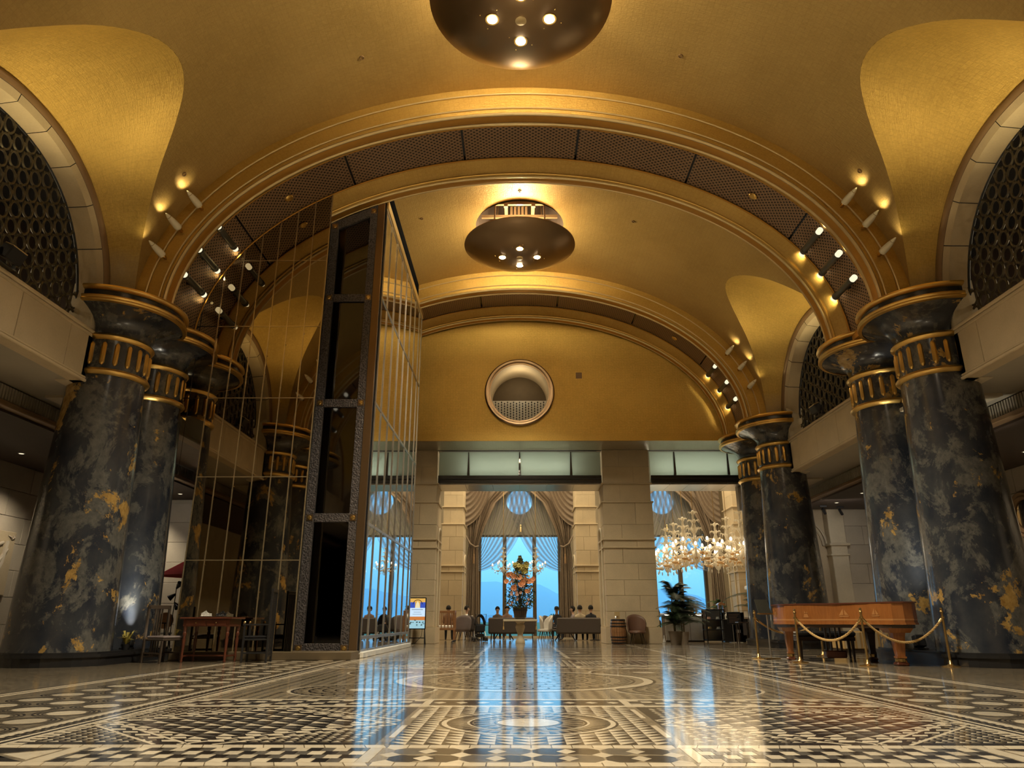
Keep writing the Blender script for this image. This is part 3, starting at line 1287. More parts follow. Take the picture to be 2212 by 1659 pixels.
# ================================================================ END WALL : gold tympanum, piers, transom
wf = struct('wall_far')
TY = RIBS[2] + HB + .12
ZT = 7.06
RO = 1.22
ZC = 8.93
m = MB()
n = 160
vs = []; uv = []
for k in range(n):
    a = 2 * PI * k / n
    ca, sa = math.cos(a), math.sin(a)
    # outer point : where the ray meets the ellipse or the base line
    lo, hi = RO, 14
    for _ in range(40):
        mid = (lo + hi) / 2
        x, z = mid * ca, ZC + mid * sa
        if z > ZT and ((z < VZ and abs(x) < VA + .2) or (z >= VZ and (x / (VA + .2)) ** 2 + ((z - VZ) / (VB + .2)) ** 2 < 1)):
            lo = mid
        else:
            hi = mid
    for q in (RO, lo):
        x, z = q * ca, ZC + q * sa
        vs.append((x, TY, z)); uv.append((x, z))
m.add(vs, [(2 * k, 2 * k + 1, (2 * k + 3) % (2 * n), (2 * k + 2) % (2 * n)) for k in range(n)], 0, uv)
m.build('tympanum', M_tymp, wf)
MB().grid(lambda u, v: (-8.4 + 16.8 * u, TY + 1.6 * v, ZT), 1, 1, 0, lambda u, v: (16.8 * u, 1.6 * v)).build('gilt_soffit', M_silverleaf, wf)
MB().box(-8.4, 8.4, TY - .04, TY + .02, ZT, ZT + .28).build('gilt_rail', M_tymp, wf)
MB().box(-14, 14, TY + 1.5, TY + 1.7, ZT, 13).build('upper_wall', M_black, wf)
MB().box(-14, -8.3, TY, TY + .2, ZT, 13).build('upper_wall', M_black, wf)
MB().box(8.3, 14, TY, TY + .2, ZT, 13).build('upper_wall', M_black, wf)
# inspection hatch in the gold wall
MB().box(2.13, 2.36, TY - .012, TY, 9.48, 9.72, 0, .004).build('access_hatch', M_brownmould, wf)

PY0, PY1 = 27.15, 28.7


def pier(cx, hw, y0, y1, levels, ztop, name, imp=(3.36, 3.66), step=5.04, plz=.56):
    """a stone pier in courses; parts of the far wall"""
    t = struct(name)
    MB().box(cx - hw + .05, cx + hw - .05, y0 + .05, y1 - .05, 0, ztop).build('core', M_stone2, t)
    for row, (z0, z1) in enumerate(zip(levels, levels[1:])):
        grow = .07 if z1 <= plz + .01 else (.0 if z0 < step else -.04)
        mid = cx + (-.28 if row % 2 else .3) * hw
        for x0, x1 in ((cx - hw - grow, mid), (mid, cx + hw + grow)):
            MB().box(x0 + .004, x1 - .004, y0 - grow, y1 + grow, z0 + .004, z1 - .004, 0, .006).build('stone_block', M_stone, t)
    for z, hgt, pr in ((imp[0], .06, .05), (imp[1], .07, .06), (step, .06, .04), (5.75, .05, .03)):
        if z < ztop:
            MB().box(cx - hw - pr, cx + hw + pr, y0 - pr, y1 + pr, z - hgt / 2, z + hgt / 2, 0, .012).build('string_course', M_stone, t)
    return t


LV = [0, .56, 1.1, 1.65, 2.2, 2.78, 3.36, 3.66, 4.2, 5.04, 5.75, 6.4, ZT]
k = 1
for cx in (-4.06, 4.06):
    p = pier(cx, .94, PY0, PY1, LV, ZT, 'wall_pier_%d' % k)
    k += 1
    # blind arch on the flank of the pier facing the opening
    for s in (-1, 1):
        m = MB()
        yc = (PY0 + PY1) / 2 + .15
        pts = [(cx + s * .965, yc - .45, .6), (cx + s * .965, yc - .45, 3.7)] + [(cx + s * .965, yc - .45 * math.cos(PI * q / 10), 3.7 + .45 * math.sin(PI * q / 10)) for q in range(1, 10)] + [(cx + s * .965, yc + .45, 3.7), (cx + s * .965, yc + .45, .6)]
        m.tube(pts, .05, 6)
        m.build('arch_moulding', M_stone2, p, 50)
# transom of frosted glass over a black beam
for (x0, x1) in ((-9.4, -5.0), (-3.12, 3.12), (5.0, 9.4)):
    tr = struct('trim_transom')
    tr.name = 'trim_%d' % (4 + int((x0 + 12) / 7))
    MB().box(x0, x1, PY0 - .02, PY0 + .1, 5.77, 6.06, 0, .01).build('beam', M_black, tr)
    MB().box(x0, x1, PY0 - .06, PY0 + .1, 5.90, 5.95, 0, .01).build('beam_lip', M_blackmetal, tr)
    for q in range(6):
        a, b = x0 + (x1 - x0) * q / 6, x0 + (x1 - x0) * (q + 1) / 6
        MB().box(a + .006, b - .006, PY0 + .1, PY1, 5.72, 5.78).build('soffit_panel', M_chrome, tr)
    cx = (x0 + x1) / 2
    ed = [x0, cx - 1.97, cx, cx + 1.97, x1] if abs(cx) < 1 else [x0, cx - 1.25, cx + .8, x1]
    for a, b in zip(ed, ed[1:]):
        MB().box(a + .012, b - .012, PY0 + .10, PY0 + .125, 6.06, 7.0).build('glass_pane', M_frost, tr)
    for a in ed[1:-1]:
        m = MB()
        m.prism([(-.015, 0), (.015, 0), (.045, .9), (-.045, .9)], -.06, .06, M=Matrix.Translation((a, PY0 + .08, 6.98)) @ Matrix.Rotation(rad(-90), 4, 'X'))
        m.build('fin', M_darkwood, tr)
    MB().box(x0 + .1, x1 - .1, PY0 + .5, PY0 + .58, 6.08, 6.12).build('strip_light', M_strip, tr)
    lamp('transom_glow', 'AREA', (cx, PY0 + .7, 6.35), 26, (1, .95, .8), size=4.2, sizey=.3, target=(cx, PY0, 6.7))
    MB().box(x0, x1, PY1 - .1, PY1, 5.78, ZT + .5).build('inner_wall', M_soffit, tr)

# ================================================================ LOUNGE SHELL
lw = struct('wall_lounge')
WY = 36.5
# wall with one opening and one round light per bay
WXC = (-7.2, 0, 7.2)
edges = [-12.5]
for c in WXC:
    edges += [c - 2.05, c + 2.05]
edges += [12.5]
for a, b in zip(edges[::2], edges[1::2]):
    MB().box(a, b, WY, WY + .4, 0, 9).build('window_pier', M_stone2, lw)
for i, c in enumerate(WXC):
    m = MB()
    n = 96
    RR = .66
    zc = 6.56
    vs = []
    for k in range(n):
        a = 2 * PI * k / n
        ca, sa = math.cos(a), math.sin(a)
        q = 1e9
        if abs(ca) > 1e-6:
            q = min(q, 2.05 / abs(ca))
        if sa > 1e-6:
            q = min(q, (9 - zc) / sa)
        if sa < -1e-6:
            q = min(q, (zc - 4.87) / -sa)
        for y in (WY, WY + .4):
            vs += [(c + RR * ca, y, zc + RR * sa), (c + q * ca, y, zc + q * sa)]
    fs = []
    for k in range(n):
        j = (k + 1) % n
        fs += [(4 * k, 4 * k + 1, 4 * j + 1, 4 * j), (4 * k + 2, 4 * k + 3, 4 * j + 3, 4 * j + 2), (4 * k, 4 * j, 4 * j + 2, 4 * k + 2), (4 * k + 1, 4 * j + 1, 4 * j + 3, 4 * k + 3)]
    m.add(vs, fs)
    m.build('window_head', M_stone2, lw)
    wn = struct('window_%d' % (i + 1))
    for x in (-2.0, -.74, .74, 2.0):
        MB().box(c + x - .09, c + x + .09, WY + .05, WY + .3, .0, 4.87, 0, .01).build('mullion', M_greywood if False else M_stem, wn)
    MB().box(c - 2.05, c + 2.05, WY + .05, WY + .3, 4.80, 4.87).build('frame_head', M_stem, wn)
    MB().box(c - 2.05, c + 2.05, WY + .02, WY + .3, 0, .10).build('sill', M_stone2, wn)
    for a, b in ((-1.95, -.8), (-.68, .68), (.8, 1.95)):
        MB().box(c + a, c + b, WY + .17, WY + .18, .1, 4.80).build('glass_pane', M_pane, wn)
    MB().prism(disc_poly(0, 0, RR, 40), 0, .01, M=Matrix.Translation((c, WY + .2, 6.56)) @ Matrix.Rotation(rad(90), 4, 'X')).build('round_pane', M_pane, wn)
for s in (-1, 1):
    MB().box(*sorted((s * 12.5, s * 12.8)), PY1, WY + .4, 0, 9).build('side_wall', M_stone, lw)
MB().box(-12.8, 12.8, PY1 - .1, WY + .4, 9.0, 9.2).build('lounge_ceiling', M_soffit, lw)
# inner piers of the lounge
k = 5
LV2 = [0, .56, 1.2, 1.85, 2.5, 2.87, 3.13, 3.8, 4.4, 4.97, 5.6, 6.3, 7.0, 8.0, 9.0]
for cx in (-10.2, -3.03, 3.03, 10.2):
    p = pier(cx, .49, 33.0, 34.6, LV2, 9.0, 'wall_pier_%d' % k, (2.87, 3.13), 4.97)
    k += 1
    for s in (-1, 1):
        m = MB()
        yc = 33.9
        pts = [(cx + s * .51, yc - .45, .6), (cx + s * .51, yc - .45, 3.2)] + [(cx + s * .51, yc - .45 * math.cos(PI * q / 10), 3.2 + .45 * math.sin(PI * q / 10)) for q in range(1, 10)] + [(cx + s * .51, yc + .45, 3.2), (cx + s * .51, yc + .45, .6)]
        m.tube(pts, .05, 6)
        m.build('arch_moulding', M_stone2, p, 50)
# aisle end walls beside the far columns, with pilaster and arch
for s, nm in ((1, 'wall_aisle_right'), (-1, 'wall_aisle_left')):
    aw = struct(nm)
    y = 27.3

    def ab(name, x0, x1, y0, y1, z0, z1, mat, c=.006):
        a, b = sorted((s * x0, s * x1))
        return MB().box(a, b, y0, y1, z0, z1, 0, c).build(name, mat, aw)
    if s > 0:
        for row in range(7):
            h = 4.85 / 7
            ab('stone_block', 12.05, 12.8 if row % 2 else 13.1, y, y + .3, row * h + .005, (row + 1) * h - .005, M_stonegrey)
            ab('stone_block', 12.81 if row % 2 else 13.11, 13.6, y, y + .3, row * h + .005, (row + 1) * h - .005, M_stonegrey)
        ab('pilaster', 11.5, 12.1, y - .15, y + .4, 0, 4.85, M_stone2, .02)
        ab('impost', 11.42, 12.2, y - .22, y + .4, 3.42, 3.52, M_stone2, .02)
        ab('impost', 11.45, 12.15, y - .19, y + .4, 3.05, 3.12, M_stone2, .02)
        ab('end_panel', 9.6, 11.5, y + .25, y + .5, 0, 4.85, M_stone)
        for r in (.95, 1.08):
            m = MB()
            m.tube([(10.42 + r * math.cos(PI * q / 20), y + .2, 3.45 + r * math.sin(PI * q / 20)) for q in range(21)], .05, 6)
            m.build('arch_moulding', M_stone2, aw, 50)
        ab('arch_fill', 9.4, 11.4, y + .5, y + .6, 0, 4.85, M_stonegrey)
    else:
        pass
    lamp('aisle_end_fill', 'AREA', (s * 11.0, 24.6 if s > 0 else 20.5, 4.6), 15 if s > 0 else 12, (1, .93, .82), size=1.4, target=(s * 11.4, 27.2, 2.0))  # added fill that brightens the aisle end, no fitting of its own
    ab('head', 8.4, 13.6, y + .3, y + .6, 4.8, ZT + .2, M_soffit)
# wall seen in the gap beside the mirror
ag = struct('wall_gap')
for row in range(7):
    for kx in range(3):
        x0 = -13.4 + kx * 2.2 - (.9 if row % 2 else 0)
        MB().box(max(-13.5, x0) + .005, min(-6.6, x0 + 2.2) - .005, 24.6, 24.8, row * .66 + .005, (row + 1) * .66 - .005, 0, .006).build('stone_block', M_stonegrey, ag)
MB().box(-13.5, -6.5, 24.75, 24.9, 0, 5.0).build('backing', M_stone2, ag)

# ================================================================ OUTDOORS
og = struct('ground_outdoors')
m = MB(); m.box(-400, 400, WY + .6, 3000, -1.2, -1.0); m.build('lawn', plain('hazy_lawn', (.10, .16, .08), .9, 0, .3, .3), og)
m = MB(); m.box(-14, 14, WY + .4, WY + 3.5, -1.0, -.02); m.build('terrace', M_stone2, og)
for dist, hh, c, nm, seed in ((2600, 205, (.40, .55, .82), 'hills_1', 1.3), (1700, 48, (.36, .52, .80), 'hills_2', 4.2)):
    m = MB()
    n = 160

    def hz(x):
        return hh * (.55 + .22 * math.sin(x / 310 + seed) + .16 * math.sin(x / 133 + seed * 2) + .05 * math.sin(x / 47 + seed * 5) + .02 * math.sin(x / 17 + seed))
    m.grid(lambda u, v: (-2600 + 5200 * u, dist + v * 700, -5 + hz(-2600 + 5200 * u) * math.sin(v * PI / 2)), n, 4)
    o = m.build(nm, glassmix('hazy_hill_' + nm, (1, 1, 1), 0, .5, c, .42), None, 60)  # distance haze put into the hill colour and the see-through mix
    o['kind'] = 'structure'

# ---------------------------------------------------------------- roof added unseen over the vaults to keep sky light out of the openings
rf = struct('roof_blocker')
MB().box(-14, 14, -9.3, 37, 14.4, 14.6).build('slab', M_black, rf)
for s in (-1, 1):
    MB().box(*sorted((s * 13.9, s * 14.1)), -9.3, 28.7, 0, 14.5).build('side_blocker', M_black, rf)
MB().box(-14, 14, PY1 - .15, PY1 - .05, 9, 14.5).build('end_blocker', M_black, rf)


def MXZ(y):
    return Matrix.Translation((0, y, 0)) @ Matrix.Rotation(rad(90), 4, 'X')


def MYZ(x):
    """(u, v, w) -> (x + w, u, v)"""
    return Matrix(((0, 0, 1, x), (1, 0, 0, 0), (0, 1, 0, 0), (0, 0, 0, 1)))


# ================================================================ MIRROR BOX (lift tower) in the bay behind the first rib
mw = thing('mirror_wall', 'tinted mirror wall of tall bevelled panes behind the chess table', 'mirror')
MY = 15.715
xs = [-7.2, -6.78, -6.37, -5.96, -5.55, -5.14, -4.74]
zs = [.16, 2.0, 3.8, 5.63, 7.41, 9.15, 12.5]


def arch_at(x):
    return VZ + 5.10 * math.sqrt(max(0, 1 - (x / 7.78) ** 2))


def col_r(z):
    if z < 5.38:
        return .74
    if z < 5.56 or 6.12 < z < 6.26:
        return .80
    if z < 6.26:
        return .745
    if z < 6.75:
        return .72 + .60 * max(0, ((z - 6.25) / .50)) ** (2.3 / .75)
    if z < 7.10:
        return 1.36
    return 0.0


def edge(z):
    if z < BAL0:
        return -7.2
    return max(-7.775, -8.55 + col_r(z) + .03)


XS2 = [-7.8, -7.62] + xs
outline = []
for i, (a, b) in enumerate(zip(XS2, XS2[1:])):
    for j, (c, d) in enumerate(zip(zs, zs[1:])):
        ga = .012
        top = min(d - ga, arch_at((a + b) / 2 + .02) + .02)
        c2 = c + ga
        cells = [(c2, top)]
        if c2 < BAL0 < top:
            cells = [(c2, BAL0), (BAL0 + .001, top)]
        for (u0, u1) in cells:
            if u1 - u0 < .06:
                continue
            K = 10
            left = []
            for q in range(K + 1):
                z = u0 + (u1 - u0) * q / K
                xl = max(a + ga, edge(z))
                left.append((min(xl, b - ga - .001), z))
            if min(p[0] for p in left) > b - ga - .02:
                continue
            tb = min(d - ga, arch_at(b - ga)) if u1 == top else u1
            tl = min(d - ga, arch_at(max(left[-1][0], -7.77))) if u1 == top else u1
            left[-1] = (left[-1][0], max(tl, left[-2][1]))
            p = [(b - ga, u0), (b - ga, max(tb, u0 + .05))] + left[::-1]
            o = MB().prism(p[::-1], 0, .012, M=MXZ(0)).build('mirror_pane', M_mirror, mw)
            o.location = (0, MY, 0)
bk_ = MB()
zq = [.16 + .06 * k for k in range(int((9.0 - .16) / .06))]
for z in zq:
    bk_.box(edge(z + .03) + .005, -7.15, MY + .004, MY + .02, z, z + .06)
bk_.build('edge_backing', M_black, mw)
pl = [(-7.2, .16)] + [(-4.74, .16)] + [(x, arch_at(x)) for x in (-4.74, -5.2, -5.7, -6.2, -6.7, -7.2)]
MB().prism(pl, -.06, -.004, M=MXZ(MY)).build('backing', M_bevel, mw)
for x in xs:
    MB().box(x - .012, x + .012, MY - .022, MY, .16, min(arch_at(x) - .02, 12)).build('bar', M_bevel, mw)
for z in zs[:-1]:
    xa = -7.2
    while arch_at(xa) < z and xa < -4.8:
        xa += .02
    MB().box(xa, -4.74, MY - .02, MY, z - .011, z + .011).build('bar', M_bevel, mw)
for j in range(26):
    MB().ball((xs[1 + j % 5] + .02, MY - .028, .5 + j * .28), .011, 6, 4).build('clip', M_brass, mw)
MB().box(-7.25, -3.5, MY - .06, 16.4, 0, .16, 0, .01).build('skirting', M_stem, mw)

tw = thing('lift_tower', 'dark lift tower front with cast metal frame and smoked glass panels', 'lift')
TY0 = 16.5


def arch2(x):
    return VZ + 4.82 * math.sqrt(max(0, 1 - (x / 7.5) ** 2))


MB().box(-5.06, -4.93, MY, TY0 + .1, .0, 10.6, 0, .01).build('jamb', M_blackmetal, tw)
MB().box(-4.93, -3.56, TY0 + .06, TY0 + .1, .1, 10.8).build('backing', M_black, tw)


def topped(x0, x1, z0, dz=0.0):
    return [(x0, z0), (x1, z0), (x1, arch2(x1) - dz), (x0, arch2(x0) - dz)]


MB().prism(topped(-4.92, -4.72, .08), 0, .07, M=MXZ(TY0)).build('stile', M_orn, tw)
MB().prism(topped(-3.92, -3.74, .08), 0, .07, M=MXZ(TY0)).build('stile', M_orn, tw)
MB().prism(topped(-3.735, -3.56, .08), 0, .05, M=MXZ(TY0)).build('edge_strip', M_bronze, tw)
zr = [.2, 3.0, 5.73, 8.5]
for z in zr:
    MB().box(-4.72, -3.92, TY0 - .06, TY0, z - .1, z + .1, 0, .008).build('cross_rail', M_orn, tw)
MB().prism([(-4.72, arch2(-4.72) - .28), (-3.92, arch2(-3.92) - .28), (-3.92, arch2(-3.92) - .02), (-4.72, arch2(-4.72) - .02)], 0, .06, M=MXZ(TY0)).build('cross_rail', M_orn, tw)
for z in zr + [10.45]:
    for x in (-4.82, -3.83):
        zz = z if z < 10 else arch2(x) - .16
        b = MB().box(x - .075, x + .075, TY0 - .085, TY0 - .06, zz - .075, zz + .075, 0, .006).build('boss', M_bronze, tw)
        MB().lathe([(0, .02), (.035, .018), (.05, 0)], 12, M=frame_M((x, TY0 - .085, zz), (0, -1, 0))).build('boss_dome', M_gilt, b)
for a, b in zip(zr, zr[1:]):
    MB().box(-4.70, -3.94, TY0, TY0 + .02, a + .1, b - .1).build('glass_panel', M_darkglass, tw)
MB().prism(topped(-4.70, -3.94, 8.6, .25), -.02, 0, M=MXZ(TY0)).build('glass_panel', M_darkglass, tw)
MB().box(-4.95, -3.5, TY0 - .12, TY0 + .05, 0, .09, 0, .01).build('skirting', M_stem, tw)

ms = thing('mirror_flank', 'clear mirror flank of the lift tower facing the lounge windows', 'mirror')
MX = -3.55
ys = [16.66, 17.45, 18.42, 19.4, 20.35, 21.36, 22.31, 23.3, 23.9]
zz_ = [.13, .42, 2.9, 5.8, 8.6, 11.15]
for a, b in zip(ys, ys[1:]):
    for c, d in zip(zz_, zz_[1:]):
        o = MB().box(0, .012, a + .02, b - .02, c + .03, d - .03).build('mirror_pane', M_mirror2, ms)
        o.location = (MX, 0, 0)
MB().box(MX - .1, MX - .002, 16.62, 23.95, .1, 11.35).build('backing', M_black, ms)
for y in ys:
    MB().box(MX, MX + .035, y - .022, y + .022, .13, 11.2, 0, .006).build('bar', M_chrome, ms)
for z in zz_:
    MB().box(MX, MX + .03, 16.62, 23.95, z - .035, z + .035, 0, .006).build('bar', M_chrome, ms)
MB().box(MX, MX + .06, 16.62, 23.95, 11.18, 11.42, 0, .01).build('head_rail', M_giltpale, ms)
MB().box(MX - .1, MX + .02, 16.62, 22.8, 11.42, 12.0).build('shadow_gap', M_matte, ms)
MB().box(MX - .02, MX + .1, 16.62, 23.98, 0, .12, 0, .01).build('skirting', M_white, ms)
MB().box(-5.0, -3.7, 16.64, 23.9, 0, 11.3).build('shaft_core', M_black, ms)

# ================================================================ CEILING LAMPS
BR = (.53, -.53)


def dish(yc, label, e_up, e_down):
    t = thing('ceiling_lamp', label, 'lamp', (0, yc, 0), 0, 'bronze dish lamps under the vault')
    pr = [(0, -.40), (.25, -.395), (.6, -.36), (1.0, -.28), (1.35, -.17), (1.6, -.06), (1.70, 0), (1.695, .025), (1.6, .01), (1.2, -.10), (.6, -.22), (0, -.25)]
    MB().lathe(pr, 72, (0, 0, 11.72)).build('dish', M_bronze, t, 50)
    for x, y in ((.53, 0), (-.53, 0), (0, .53), (0, -.53)):
        z = 11.72 - .375
        r = MB().lathe([(.075, .0), (.13, -.005), (.135, .03), (.12, .03)], 20, (x, y, z)).build('lamp_ring', M_gilt, t, 40)
        MB().ball((x, y, z + .01), .10, 16, 8, sc=(1, 1, .45)).build('bulb', M_bulb, r, 60)
        for k in range(4):
            a = PI * k / 2 + .4
            MB().ball((x + .24 * math.cos(a), y + .24 * math.sin(a), z + .005), .012, 6, 4).build('screw', M_gilt, r)
        lamp('downlight', 'SPOT', (x, yc + y, z - .1), e_down, (1, .88, .64), .08, (x * 1.3, yc + y * 1.3, 0), 120, .8)
    MB().lathe([(.10, 0), (.105, -.02), (.07, -.03), (0, -.032)], 20, (0, 0, 11.325)).build('centre_cap', M_giltpale, t, 40)
    for k in range(4):
        a = PI / 4 + PI / 2 * k
        MB().tube([(1.1 * math.cos(a), 1.1 * math.sin(a), 11.6), (.95 * math.cos(a), .95 * math.sin(a), 14.3)], .025, 6).build('hanger', M_bronze, t)
    lamp('dish_uplight', 'POINT', (0, yc, 12.0), e_up, (1, .80, .46), .35)
    # machinery well above the vault opening
    s = struct('trim_well')
    s.name = 'trim_%d' % (10 + int(yc // 9))
    MB().lathe([(1.36, 12.45), (1.38, 14.0)], 40, (0, yc, 0)).build('well_wall', M_darkgrid, s)
    m = MB().grid(lambda u, v: (-1.4 + 2.8 * u, yc - 1.4 + 2.8 * v, 14.0), 1, 1, 0, lambda u, v: (2.8 * u, 2.8 * v))
    m.build('lattice_panel', M_lattice, s)
    for x in (-.42, .42):
        MB().box(x - .05, x + .05, yc - 1.3, yc + 1.3, 13.0, 13.12).build('catwalk_beam', M_brownmould, s)
        MB().box(x - .05, x + .05, yc + .6, yc + .7, 13.0, 14.0).build('post', M_brownmould, s)
        MB().box(x - .06, x + .06, yc - .55, yc - .45, 12.8, 14.0).build('post', M_brownmould, s)
    for k, yy in enumerate((-.9, -.3, .3, .9)):
        MB().box(-1.2, 1.2, yc + yy - .04, yc + yy + .04, 12.9 + .1 * (k % 2), 13.0 + .1 * (k % 2)).build('cross_beam', M_brownmould, s)
    for k in range(5):
        MB().box(-.3 + .12 * k, -.22 + .12 * k, yc + .9, yc + .92, 13.2, 13.7).build('grille_bar', M_brownmould, s)
    lamp('well_glow', 'POINT', (0, yc - .2, 12.9), 6, (1, .7, .45), .1)
    return t


dish(ALLB[0], 'added unseen bronze dish lamp above and behind the viewer, for fill', 380, 800)  # unseen third dish, added to fill the hall with light
dish(BAYS[0], 'large bronze dish lamp with four bulbs, cut by the top of the view', 360, 720)
dish(BAYS[1], 'bronze dish lamp with four bulbs hanging below a round vault opening', 380, 480)

# ================================================================ WALL SCONCES (pointed white horns) and tubular spots on the ribs
SP = [(6.98, 9.33, .39, .45), (7.35, 8.78, .41, .41), (7.60, 8.13, .42, .36)]
sc_me = MB().lathe([(0, 0), (.05, .002), (.075, .02), (.082, .10), (.078, .22), (.064, .36), (.045, .48), (.022, .57), (0, .61)], 18).mesh('shell', M_shellwhite, 60)
sr_me = MB().lathe([(.02, .50), (.049, .455), (.052, .45), (.049, .445)], 14).mesh('seam', M_brass, 60)
names = ['top', 'middle', 'bottom']
ribn = ['on the rib behind the viewer', 'on the main arch', 'on the far arch']
for ri, ry in enumerate(RIBS):
    for f in (-1, 1):
        for s in (-1, 1):
            if ri == 2 and (f > 0 or s < 0):
                continue
            for k, (x, z, dx, dz) in enumerate(SP):
                y = ry + f * 1.52
                face = 'front face' if f < 0 else 'rear face'
                sd = 'piano side' if s > 0 else 'chess side'
                t = thing('wall_sconce', '%s of three white horn sconces %s, %s, %s' % (names[k], ribn[ri], face, sd), 'sconce', (s * x, y, z), 0, 'white horn sconces on the arches')
                d = Vector((s * .14, f * .36, .15)).normalized()
                q = d.to_track_quat('Z', 'Y').to_euler()
                obj('shell', sc_me, t, rot=q, scale=(.95, .95, .72))
                obj('seam', sr_me, t, rot=q, scale=(.97, .97, .72))
                MB().box(-.03, .03, *sorted((0, -f * .12)), -.03, .03, 0, .005).build('bracket', M_brass, t)
                if ri > 0 and not (ri == 1 and f > 0 and s < 0):
                    nv = Vector((s * x / VA ** 2, 0, (z - VZ) / VB ** 2)).normalized()
                    p = Vector((s * x, y, z)) + d * .47 - nv * .10
                    lamp('sconce_beam', 'SPOT', p, 3.6, (1, .80, .40), .03, p + d * .35 + nv * .4 + Vector((0, 0, .45)), 105, .9)
tb_me = MB().lathe([(.07, -.46), (.085, -.45), (.085, -.41), (.074, -.40), (.085, -.39), (.085, -.36), (.072, -.35), (.072, .35), (.085, .36), (.085, .39), (.074, .40), (.085, .41), (.085, .45), (.07, .46)], 18).mesh('tube', M_tube, 40)
ln_me = MB().lathe([(.066, .0), (.068, .13), (.05, .14), (0, .142)], 16).mesh('lens', M_bulb2, 50)
br_me = MB().box(-.03, .03, -.05, .05, 0, .16).mesh('bracket', M_blackmetal)
for ri, ry in enumerate(RIBS):
    for s in (-1, 1):
        if ri == 2 and s < 0:
            continue
        for k, (x, z) in enumerate(((6.84, 9.24), (7.20, 8.66), (7.44, 8.04))):
            t = thing('spotlight_tube', '%s of three black tubular spotlights %s, %s' % (names[k], ribn[ri], 'piano side' if s > 0 else 'chess side'), 'spotlight', (s * x, ry - (.36 if s < 0 else .02), z), 0, 'tubular spotlights under the arches')
            o = obj('tube', tb_me, t, rot=(rad(90), 0, 0))
            obj('lens', ln_me, t, (0, .44, 0), (rad(-90), 0, 0))
            obj('lens', ln_me, t, (0, -.44, 0), (rad(90), 0, 0))
            nv = Vector((s * x / 60, 0, (z - VZ) / 26)).normalized()
            obj('bracket', br_me, t, (0, 0, 0), nv.to_track_quat('Z', 'Y').to_euler())
            if ri > 0:
                for f in (-1, 1):
                    lamp('spot_beam', 'SPOT', (s * x, ry + f * .60, z), 8, (1, .82, .42), .05, (s * (x + .25), ry + f * 1.3, z + .12), 110, .7)

# ================================================================ RING SCREENS in the lunette arches, floodlights on the balconies
rg = MB()
n = 18
pts = [(0, .125 * math.cos(2 * PI * k / n), .145 * math.sin(2 * PI * k / n)) for k in range(n)]
rg.tube(pts, .024, 5, closed=True)
rg_me = rg.mesh('ring', M_ringmetal, 60)
for s, yc, lab in ((-1, BAYS[0], 'bronze ring screen in the arch above the balcony at the far left'), (1, BAYS[0], 'bronze ring screen in the arch above the balcony beside the near piano-side columns'), (1, BAYS[1], 'bronze ring screen in the arch between the two piano-side column pairs')):
    t = thing('ring_screen', lab, 'screen', (s * 9.02, yc, 0), 0, 'ring screens of the gallery')
    lk = MB()
    py, pz = .292, .335
    for i in range(-10, 11):
        for j in range(0, 11):
            y = i * py
            z = 6.38 + j * pz + (pz / 2 if i % 2 else 0)
            if abs(y) > 2.72 or z > BAL1 + 2.88 * (1 - min(1, abs(y) / 2.72) ** 2.2) ** (1 / 2.2):
                continue
            obj('ring', rg_me, t, (0, y, z))
            for q in (30, 90, 150):
                a = rad(q)
                lk.box(-.02, .02, y + .145 * math.cos(a) - .022, y + .145 * math.cos(a) + .022, z + .168 * math.sin(a) - .03, z + .168 * math.sin(a) + .03)
    stuff(lk.build('link', M_ringmetal, t))
    m = MB()
    m.tube([(0, 2.76 * math.cos(PI * k / 40) * (abs(math.cos(PI * k / 40)) ** 2.2 + abs(math.sin(PI * k / 40)) ** 2.2) ** (-1 / 2.2), BAL1 + 2.92 * math.sin(PI * k / 40) * (abs(math.cos(PI * k / 40)) ** 2.2 + abs(math.sin(PI * k / 40)) ** 2.2) ** (-1 / 2.2)) for k in range(41)], .035, 6)
    m.build('frame', M_blackmetal, t, 60)
for s, yc, lab in ((-1, BAYS[0], 'black floodlight on the balcony rail at the far left'), (1, BAYS[0], 'black floodlight on the near balcony rail above the piano'), (1, BAYS[1], 'black floodlight on the far balcony rail by the ring screen')):
    t = thing('floodlight', lab, 'floodlight', (s * 8.5, yc, BAL1))
    m = MB(); m.box(-.10, .10, -.19, .19, .10, .34, 0, .02, M=Matrix.Rotation(s * rad(-25), 4, 'Y')); m.build('housing', M_blackmetal, t)
    m = MB(); m.box(-.03, .03, -.22, -.2, 0, .25); m.box(-.03, .03, .2, .22, 0, .25); m.box(-.05, .05, -.22, .22, 0, .02); m.build('yoke', M_blackmetal, t)
    m = MB(); m.box(-.085, .085, -.17, .17, .335, .35, M=Matrix.Rotation(s * rad(-25), 4, 'Y')); m.build('glass', M_bulb2 if False else M_giltpale, t)
    lamp('floodlight_beam', 'SPOT', (s * 8.0, yc, BAL1 + .75), 125, (1, .78, .38), .2, (s * 7.15, yc - .35, 10.1), 118, 1)
lamp('floodlight_beam', 'SPOT', (-8.0, BAYS[1], BAL1 + .75), 120, (1, .78, .38), .2, (-7.15, BAYS[1], 10.1), 118, 1)

